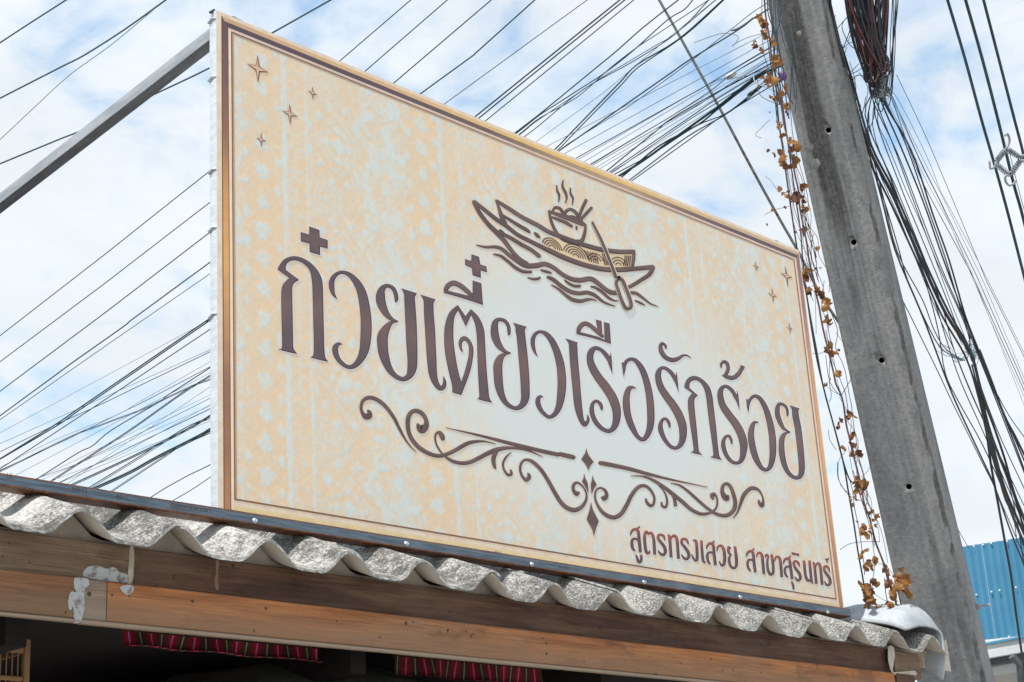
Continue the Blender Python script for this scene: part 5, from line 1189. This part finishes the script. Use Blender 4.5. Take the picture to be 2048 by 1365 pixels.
def leaf_mesh(seed):
    rs = random.Random(seed); n = 9; m_ = 6; vs = []; fs = []; cu = rs.uniform(1.6, 3.0); tw = rs.uniform(-1.8, 1.8); fd = rs.uniform(1.0, 2.4)
    lob = rs.uniform(.03, .13)
    for j in range(n + 1):
        t = j / n; wd = (.03 + (math.sin(math.pi * min(1, t * 1.02) ** .7)) ** .7 * (.40 + lob * math.sin(t * 13 + seed))) if 0 < j < n else .02
        for i in range(m_ + 1):
            s_ = 2 * i / m_ - 1; a = s_ * cu * .6; x = math.sin(a) * wd / max(.6, cu * .5); z = (1 - math.cos(a)) * wd * .9
            y = t - .5; an = fd * (t - .3); y2 = math.sin(an) / fd * .9 + .06 * noise.noise(Vector((s_ * 2, t * 5, seed))); z += (1 - math.cos(an)) / fd * .9
            r2 = tw * t; x, z = x * math.cos(r2) - z * math.sin(r2), x * math.sin(r2) + z * math.cos(r2)
            k = .085; vs.append((x + k * noise.noise(Vector((s_ * 3, t * 7, seed + 3))), y2, z + k * 1.3 * noise.noise(Vector((s_ * 4, t * 6, seed + 9)))))
    for j in range(n):
        for i in range(m_): a = j * (m_ + 1) + i; fs.append((a, a + 1, a + m_ + 2, a + m_ + 1))
    me = bpy.data.meshes.new('leaf'); me.from_pydata(vs, [], fs); return me
LM = []
for i in range(12):
    me = leaf_mesh(i); me.materials.append(LEAF[i % 3] if i % 3 < 2 else LEAF[2]); me.polygons.foreach_set('use_smooth', [True] * len(me.polygons)); LM.append(me)
LP = [(1520,40,30),(1527,62,16),(1510,90,16),(1522,98,14),(1540,85,16),(1550,88,14),(1558,130,24),(1540,155,24),(1530,160,14),(1565,185,22),(1573,210,16),(1545,200,14),(1570,225,12),(1560,250,20),(1565,268,18),(1578,278,12),(1540,225,8),(1538,300,12),(1555,305,18),(1567,325,22),(1586,298,24),(1592,320,22),(1560,375,14),(1573,385,14),(1590,392,26),(1607,378,20),(1603,392,14),(1605,420,14),(1568,415,10),(1545,420,10),(1553,428,9),(1535,448,8),(1605,460,18),(1593,465,10),(1635,495,13),(1617,543,20),(1615,556,20),(1630,540,12),(1642,538,8),(1620,580,20),(1640,585,22),(1655,608,24),(1655,643,26),(1661,690,18),(1653,700,16),(1665,708,16),(1680,700,10),(1673,745,16),(1680,752,10),(1653,772,14),(1661,757,8),(1702,830,20),(1693,835,12),(1678,845,15),(1673,855,12),(1710,872,18),(1705,890,16),(1685,895,14),(1706,905,20),(1712,968,22),(1722,975,22),(1712,990,14),(1728,985,14),(1700,1000,12),(1705,1010,12),(1740,1025,15),(1753,1032,13),(1745,1052,16),(1728,1060,20),(1733,1065,14),(1716,1045,10),(1727,1105,15),(1735,1125,20),(1740,1132,14),(1748,1118,20),(1765,1140,15),(1775,1148,13),(1745,1160,16),(1723,1170,15),(1735,1190,26),(1742,1200,24),(1738,1180,20),(1800,1165,32),(1790,1170,26),(1810,1178,20),(1785,1195,20),(1780,1210,16),(1795,1150,18),(1732,1210,14)]
for (x, y, s) in LP:
    for r_ in range(1 if s < 13 else (3 if s < 22 else 4)):
        me = LM[random.choice((0, 1, 3, 4, 6, 7, 9, 10, 0, 3, 2, 11) if s > 12 else (2, 5, 8, 11, 5, 1))]
        o = bpy.data.objects.new('leaf', me); COL.objects.link(o); o.parent = VN
        D = 6.0 - .6 * y / 1225 + U(-.05, .05); c = dep((x + U(-3.5, 3.5) * r_, y + U(-5, 5) * r_), D)
        sc = s * D / F_PX * U(.85, 1.3); o.location = c - VN.location; o.scale = (sc * U(.45, 1.0), sc * U(.7, 1.1), sc * U(.7, 1.3))
        o.rotation_euler = (U(-2.6, -.6), U(-.9, .9), U(0, 6.28))

# hank of coiled cable right of the pole
HK = empty('coiled_cable_hank', tuple(dep((1763, 190), 6.4)), 'big hanging hank of coiled black and red brown cables right of the pole top', 'cable hank')
for k in range(52):
    t = rnd(); xl_ = 1690 + 55 * rnd(); xr_ = xl_ + U(18, 50)
    if k > 44: xl_ = U(1735, 1765); xr_ = U(1782, 1798)
    xb = (1752 + U(-22, 20)) if k < 45 else U(1762, 1782); yb = U(110, 182) if k < 36 else U(140, 200)
    if k > 46: yb = U(170, 238)
    D = 6.4 + U(-.10, .10); xt = (xl_ + xr_) / 2
    pts = [(xt - 12, -170), (xl_ - 6, -90), (xl_, 0), (xl_ + (xb - xl_) * .45 + U(-4, 4), yb * .55), (xb - 7, yb * .9), (xb, yb), (xb + 7, yb * .9), (xr_ + (xb - xr_) * .35 + U(-3, 5), yb * .5), (xr_, 0), (xr_ - 2, -90), (xt + 8, -165), (xt - 12, -170)]
    P3 = pixline(pts, D, D + U(-.08, .08), 4); m = CABLE_R if (rnd() < .42 and k < 45) else (CABLE2 if rnd() < .75 else CABLE)
    b = MB(); b.tube(P3, (U(1.5, 2.2) if k < 45 else U(.8, 1.1)) * 6.4 / F_PX * 1.0, 5, False); b.build('cable_loop', m, HK, True)
for k in range(14):
    c = (1763 + U(-10, 10), 172 + U(-12, 16)); pts = [(c[0] + U(-12, 12), c[1] + U(-16, 16)) for _ in range(5)]
    P3 = pixline(pts, 6.36, 6.30, 4); b = MB(); b.tube(P3, .0016, 4); b.build('binding_wire', GLASSY if k % 2 else CABLE2, HK, True)
b = MB(); pts = [(1756,178),(1763,188),(1768,194)]; b.tube(pixline(pts, 6.34, 6.34), [.012 * math.sin(.5 + i * .35) + .004 for i in range(9)][:len(pixline(pts, 1, 1))], 7); b.build('tape_wrap', GLASSY, HK, True)
for k in range(15):                                # wild wire loops between pole and hank
    cx = U(1672, 1720); cy = U(60, 230); rx = U(14, 46); ry = U(26, 80); a0 = U(0, 6.28); tl = U(-.5, .2)
    pts = [(cx + rx * math.cos(a0 + a) * (1 + .1 * math.sin(3 * a)) + tl * ry * math.sin(a0 + a), cy + ry * math.sin(a0 + a)) for a in [i * .62 for i in range(int(U(5, 10)))]]
    b = MB(); b.tube(pixline(pts, 6.5, 6.42 + U(-.05, .05)), U(.55, .95) * 6.4 / F_PX, 4); b.build('loose_loop', CABLE, HK, True)

# cables running down to the lower right
GR_R = 'cables running from the pole down to the lower right'
lab_r = 'dark cable in the bundle running from the pole down to the lower right'
RC = [([(1700,170),(1735,290),(1785,390),(1845,528),(1890,625),(1943,712),(1962,790),(1985,890),(2012,985),(2052,1075)],6.5,CABLE_BR),
 ([(1704,160),(1742,290),(1790,385),(1848,520),(1896,622),(1940,700),(1958,770),(1978,870),(2006,980),(2050,1090)],4.5,CABLE_BR),
 ([(1690,180),(1728,300),(1778,400),(1838,530),(1884,632),(1932,716),(1958,800),(1982,905),(2016,1010),(2056,1110)],4,CABLE2),
 ([(1690,190),(1735,300),(1764,400),(1790,500),(1840,620),(1868,692),(1905,790),(1958,905),(1988,970),(2020,1060),(2044,1120)],3.6,CABLE_BR),
 ([(1687,190),(1730,300),(1766,395),(1795,490),(1815,560),(1850,640),(1880,695),(1905,712),(1925,722)],2.6,CABLE2),
 ([(1720,220),(1768,400),(1795,505),(1845,600),(1868,660),(1893,700),(1930,722)],2.4,CABLE2),
 ([(1762,500),(1803,596),(1874,740),(1906,808),(1990,977),(2032,1075),(2060,1140)],2.0,CABLE),
 ([(1735,160),(1790,300),(1830,410),(1872,520),(1930,650),(1945,712)],2.2,CABLE),([(1742,190),(1796,310),(1838,420),(1880,530),(1936,660),(1942,712),(1990,850),(2052,985)],2.2,CABLE),
 ([(1760,195),(1800,290),(1845,400),(1880,500),(1920,610),(1955,700),(1995,800),(2030,890),(2056,960)],3.2,CABLE2),
 ([(1765,200),(1822,300),(1866,430),(1898,520),(1930,630),(1957,700),(1985,775),(2052,930)],3.8,CABLE2),
 ([(1768,196),(1812,290),(1857,420),(1890,515),(1925,630),(1952,700),(1978,765),(2050,950)],2.6,CABLE2),
 ([(1780,190),(1830,330),(1858,390),(1946,554),(2032,745),(2056,800)],1.6,CABLE),([(1778,180),(1835,310),(1872,385),(1952,550),(2038,745),(2056,790)],1.5,CABLE),
 ([(1786,200),(1862,350),(1888,400),(1965,560),(2056,775)],1.0,CABLE_G),([(1793,150),(1850,270),(1897,380),(1975,567),(2056,730)],1.3,CABLE),([(1790,190),(1852,310),(1880,380),(1959,528),(2056,722)],1.1,CABLE_G),
 ([(1784,200),(1848,340),(1876,395),(1944,548),(2056,830)],.9,CABLE_G),([(1788,230),(1858,372),(1900,450),(1985,650),(2056,812)],.9,CABLE_G),
 ([(1745,250),(1790,380),(1830,480),(1875,590),(1925,690)],1.8,CABLE),([(1750,230),(1800,370),(1845,480),(1890,590),(1932,700)],2.2,CABLE),([(1755,240),(1812,380),(1856,480),(1900,600),(1940,700)],1.6,CABLE),
 ([(1730,230),(1775,340),(1812,440),(1850,560),(1876,660),(1890,745),(1915,800),(1965,890),(2010,990),(2050,1090)],2.4,CABLE),
 ([(1735,260),(1785,380),(1822,480),(1868,600),(1893,680),(1920,760),(1960,850),(2000,940),(2052,1060)],2.2,CABLE),([(1738,250),(1790,370),(1830,470),(1880,600),(1905,690),(1935,770),(1975,860),(2052,1020)],2.0,CABLE),
 ([(1715,220),(1752,330),(1800,440),(1832,520),(1872,620),(1908,700),(1932,760),(1975,860),(2052,1040)],1.8,CABLE),
 ([(1959,700),(1982,759),(2008,829),(2030,872),(2056,925)],4.4,CABLE2),([(1995,790),(2020,835),(2056,885)],2,CABLE),
 ([(1945,712),(1956,755),(1966,810),(1974,870),(1982,930),(1992,985),(2002,1040),(2010,1085),(2022,1151),(2034,1242),(2050,1350),(2056,1400)],5.2,CABLE2),
 ([(1948,720),(1962,790),(1980,860),(1996,905),(2014,950),(2034,1010),(2052,1075)],4.6,CABLE_BR),([(1950,730),(1968,800),(1990,860),(2010,920),(2028,985),(2052,1050)],5,CABLE2),
 ([(1944,730),(1960,800),(1972,860),(1986,905),(2004,975),(2022,1020),(2040,1070)],3.6,CABLE2),([(1972,830),(1992,900),(2018,970),(2034,1040),(2042,1090)],2.4,CABLE2),([(1956,790),(1970,850),(1990,930),(2010,1000),(2026,1030),(2034,1085)],2,CABLE_BR),
 ([(1900,1020),(1914,1055),(1938,1098)],1.4,CABLE)]
def x_at(p, y):
    for a, b_ in zip(p, p[1:]):
        if a[1] <= y <= b_[1]: return a[0] + (b_[0] - a[0]) * (y - a[1]) / (b_[1] - a[1])
    return 1600 + p[0][0] * .5 + 2000 * (p[0][1] > y) if p[0][1] > y else 0
rk = {id(x): i for i, x in enumerate(sorted(RC, key=lambda x: x_at(x[0], 700)))}
for it in RC:
    p, t, m = it
    if 1728 <= p[0][0] and p[0][1] >= 180 and p[0][0] < 1795 and p[0][1] < 270: p = [(1757 + U(-5, 12), 168 + U(-20, 8))] + p
    elif p[0][1] < 230 and p[0][0] <= 1722: p = [(p[0][0] - 22, p[0][1] - 70)] + p
    p2 = ext(p, .001, .5) if p[-1][0] > 2040 else p
    if p2 is not p: p2 = p2[1:]
    lab_r = '%s cable right of the pole, %s from it at teal knot height' % (tone(t), ORD[rk[id(it)]])
    cable(p2, t, 6.45, 6.45 + 1.6 * (p[-1][1] - p[0][1]) / 1000, m, lab_r, GR_R, 'overhead_cable', 6 if t > 3 else 5)
KN = empty('wire_knot', tuple(dep((1940, 708), 7.3)), 'tangled teal binding wire knotting the cable bundle right of the pole', 'knot')
for k in range(16):
    c = (1943 + U(-9, 9), 706 + U(-18, 18)); rx = U(5, 13); ry = U(6, 16); a0 = U(0, 6.28)
    pts = [(c[0] + rx * math.cos(a0 + i * .8), c[1] + ry * math.sin(a0 + i * .8)) for i in range(7)]
    b = MB(); b.tube(pixline(pts, 7.25, 7.2), .0013, 4); b.build('wire_turn', WIRE_T, KN, True)
for k in range(7):
    pts = [(1938 + U(-4, 4), 712 + U(-14, 8)), (1915 + U(-6, 6), 712 + U(-6, 16)), (1895 + U(-10, 6), 700 + U(-8, 16)), (1880 + U(-12, 8), 690 + U(-8, 12))]
    b = MB(); b.tube(pixline(pts, 7.25, 7.1), .0011, 4); b.build('wire_tail', WIRE_T, KN, True)

# three high power lines and their spacer
PL = [([(1895,0),(1930,118),(1963,240),(1988,326),(2014,420),(2050,560)],6.0,'leftmost of the three thick power lines at the right edge of the sky'),([(1931,0),(1965,120),(1996,240),(2026,363),(2042,420),(2062,500)],6.4,'middle one of the three thick power lines at the right edge of the sky'),([(1967,0),(1998,120),(2029,240),(2047,310),(2070,420)],6.0,'rightmost of the three thick power lines at the right edge of the sky')]
for p, t, lb in PL: cable(ext(p), t, 8.6, 9.6, CABLE, lb, None, 'power_line', 8)
cable([(2018,300),(2035,370),(2062,470)], 1.4, 9.0, 9.3, CABLE, 'thin wire running close beside the middle power line below the spacer', None, 'tie_wire')
SP = empty('line_spacer', tuple(dep((2014, 320), 8.95)), 'grey diamond shaped insulating spacer with ribs holding the power lines', 'spacer')
DS = 8.95
cor = [(1990, 327), (2012, 298), (2044, 317), (2020, 352)]
for i in range(4):
    a, b_ = cor[i], cor[(i + 1) % 4]; A = dep(a, DS); Bv = dep(b_, DS)
    m = MB(); m.tube([A, Bv], .0065, 7); m.build('spacer_rod', GLASSY, SP)
    nr = 7
    for k in range(nr):
        t = .16 + .68 * k / (nr - 1); c = A.lerp(Bv, t); d = (Bv - A).normalized() * .0025
        m = MB(); m.tube([c - d, c + d], .0165, 10); m.build('insulator_rib', GLASSY, SP)
for c, pts in ((0, [(1979,322),(1981,338),(1990,333),(1992,325),(1996,333)]), (2, [(2040,312),(2052,312),(2054,320),(2042,322)]), (1, [(2009,272),(2015,269),(2019,280),(2016,292),(2011,298)]), (3, [(2020,352),(2012,352),(2011,362),(2018,371),(2027,368),(2032,362)])):
    m = MB(); m.tube(pixline(pts, DS - .01, DS - .02), .0065, 7); m.build('clamp', GLASSY, SP, True)

# ================================================================ far things at the lower right
HB = empty('sheet_metal_hoarding', tuple(dep((2010, 1290), 11.5)), 'bright blue ribbed metal sheet screen standing high behind the pole at the right', 'metal screen')
def lerp2(a, b_, t): return (a[0] + (b_[0] - a[0]) * t, a[1] + (b_[1] - a[1]) * t)
gz = 0
tl3, tr3 = dep((1880, 1101), 12.2), dep((2300, 1036), 10.4); bl3 = dep((1915, 1296), 12.2); 
du_ = Vector((tr3.x - tl3.x, tr3.y - tl3.y, 0)); wl = du_.length; du_.normalize(); hgt = tl3.z - bl3.z; nb_ = Vector((du_.y, -du_.x, 0))
if nb_.dot(view) > 0: nb_ = -nb_
ztl = tl3.z; slope = (tr3.z - tl3.z) / wl
nP = 9; pw = wl / nP
for k in range(nP):
    prof2 = []; u = 0
    for r_ in range(3):
        u0 = pw * r_ / 3; prof2 += [(u0, 0), (u0 + pw * .10, 0), (u0 + pw * .13, .018), (u0 + pw * .16, .018), (u0 + pw * .20, 0)]
    prof2.append((pw, 0)); vs = []; fs = []
    for u_, d_ in prof2:
        p = tl3 + du_ * (k * pw + u_ - .0) + nb_ * (d_ + .0015 * (k % 2)); zt2 = ztl + slope * (k * pw + u_)
        vs.append((p.x, p.y, zt2)); vs.append((p.x, p.y, zt2 - hgt * (1 - .06 * (k * pw + u_) / wl)))
    for i in range(len(prof2) - 1): fs.append((2*i, 2*i+1, 2*i+3, 2*i+2))
    mesh_obj('metal_sheet', vs, fs, BLUE, HB)
SM = bpy.data.meshes.new('screw'); bm = bmesh.new(); bmesh.ops.create_icosphere(bm, subdivisions=1, radius=.014); bm.to_mesh(SM); bm.free(); SM.materials.append(WHITEP)
for px in ((1948,1093),(1966,1090),(1982,1087),(2014,1083),(2042,1078),(1983,1184),(1999,1181),(1953,1190),(1972,1282),(2003,1278),(2018,1274),(2032,1175)):
    d = ray(px).normalized(); o_ = Vector((0, 0, CAM_Z)); P0 = tl3 + nb_ * .018; c = o_ + d * ((P0 - o_).dot(nb_) / d.dot(nb_))
    o = bpy.data.objects.new('screw', SM); COL.objects.link(o); o.parent = HB; o.location = c - HB.location; o.scale = (.55, .55, .55)
for t in (.06, .55, .97):
    p = tl3 + du_ * (wl * t) - nb_ * .08; b = MB(); b.box((p.x - .04, p.y - .04, 0), (p.x + .04, p.y + .04, ztl + slope * wl * t - .05)); b.build('post', DARKSTEEL, HB)
# low shed roof under it
SH = empty('metal_shed', tuple(dep((2040, 1340), 15)), 'low shed with pale grey metal roof edge and dark beam below the blue screen', 'shed')
def slab(px0, px1, D0, D1, zh, thick, mat, name, back=.0):
    a = dep(px0, D0); b_ = dep(px1, D1); d = Vector((b_.x - a.x, b_.y - a.y, 0)).normalized(); n = Vector((-d.y, d.x, 0))
    if n.dot(view) < 0: n = -n
    z1 = a.z; z0 = z1 - zh; vs = []
    for z in (z0, z1):
        for p, o_ in ((a, 0), (b_, 0), (b_, thick), (a, thick)): vs.append((p.x + n.x * o_, p.y + n.y * o_, z + (back if o_ else 0)))
    return fix_normals(mesh_obj(name, vs, [(0, 3, 2, 1), (4, 5, 6, 7), (0, 1, 5, 4), (1, 2, 6, 5), (2, 3, 7, 6), (3, 0, 4, 7)], mat, SH))
slab((1850, 1308), (2400, 1330), 13.0, 11.4, .015, 3.0, BLUE, 'roof_rim', -.35)
slab((1850, 1312), (2400, 1334), 13.02, 11.42, .10, .05, GREYMETAL, 'gutter_board')
slab((1850, 1338), (2400, 1360), 13.2, 11.6, .06, .08, DARKSTEEL, 'beam')
slab((1850, 1351), (2400, 1373), 13.3, 11.7, .09, .05, GREYMETAL, 'lower_board')
slab((1850, 1372), (2400, 1394), 13.3, 11.7, dep((1850, 1372), 13.3).z - .01, 2.6, PLASTER, 'wall')
b = MB(); b.tube([dep((2024, 1312), 12.0), dep((2040, 1330), 12.0), dep((2046, 1400), 12.0), Vector((dep((2046, 1400), 12.0).x, dep((2046, 1400), 12.0).y, 0))], .03, 6); b.build('bracket_post', DARKSTEEL, SH)
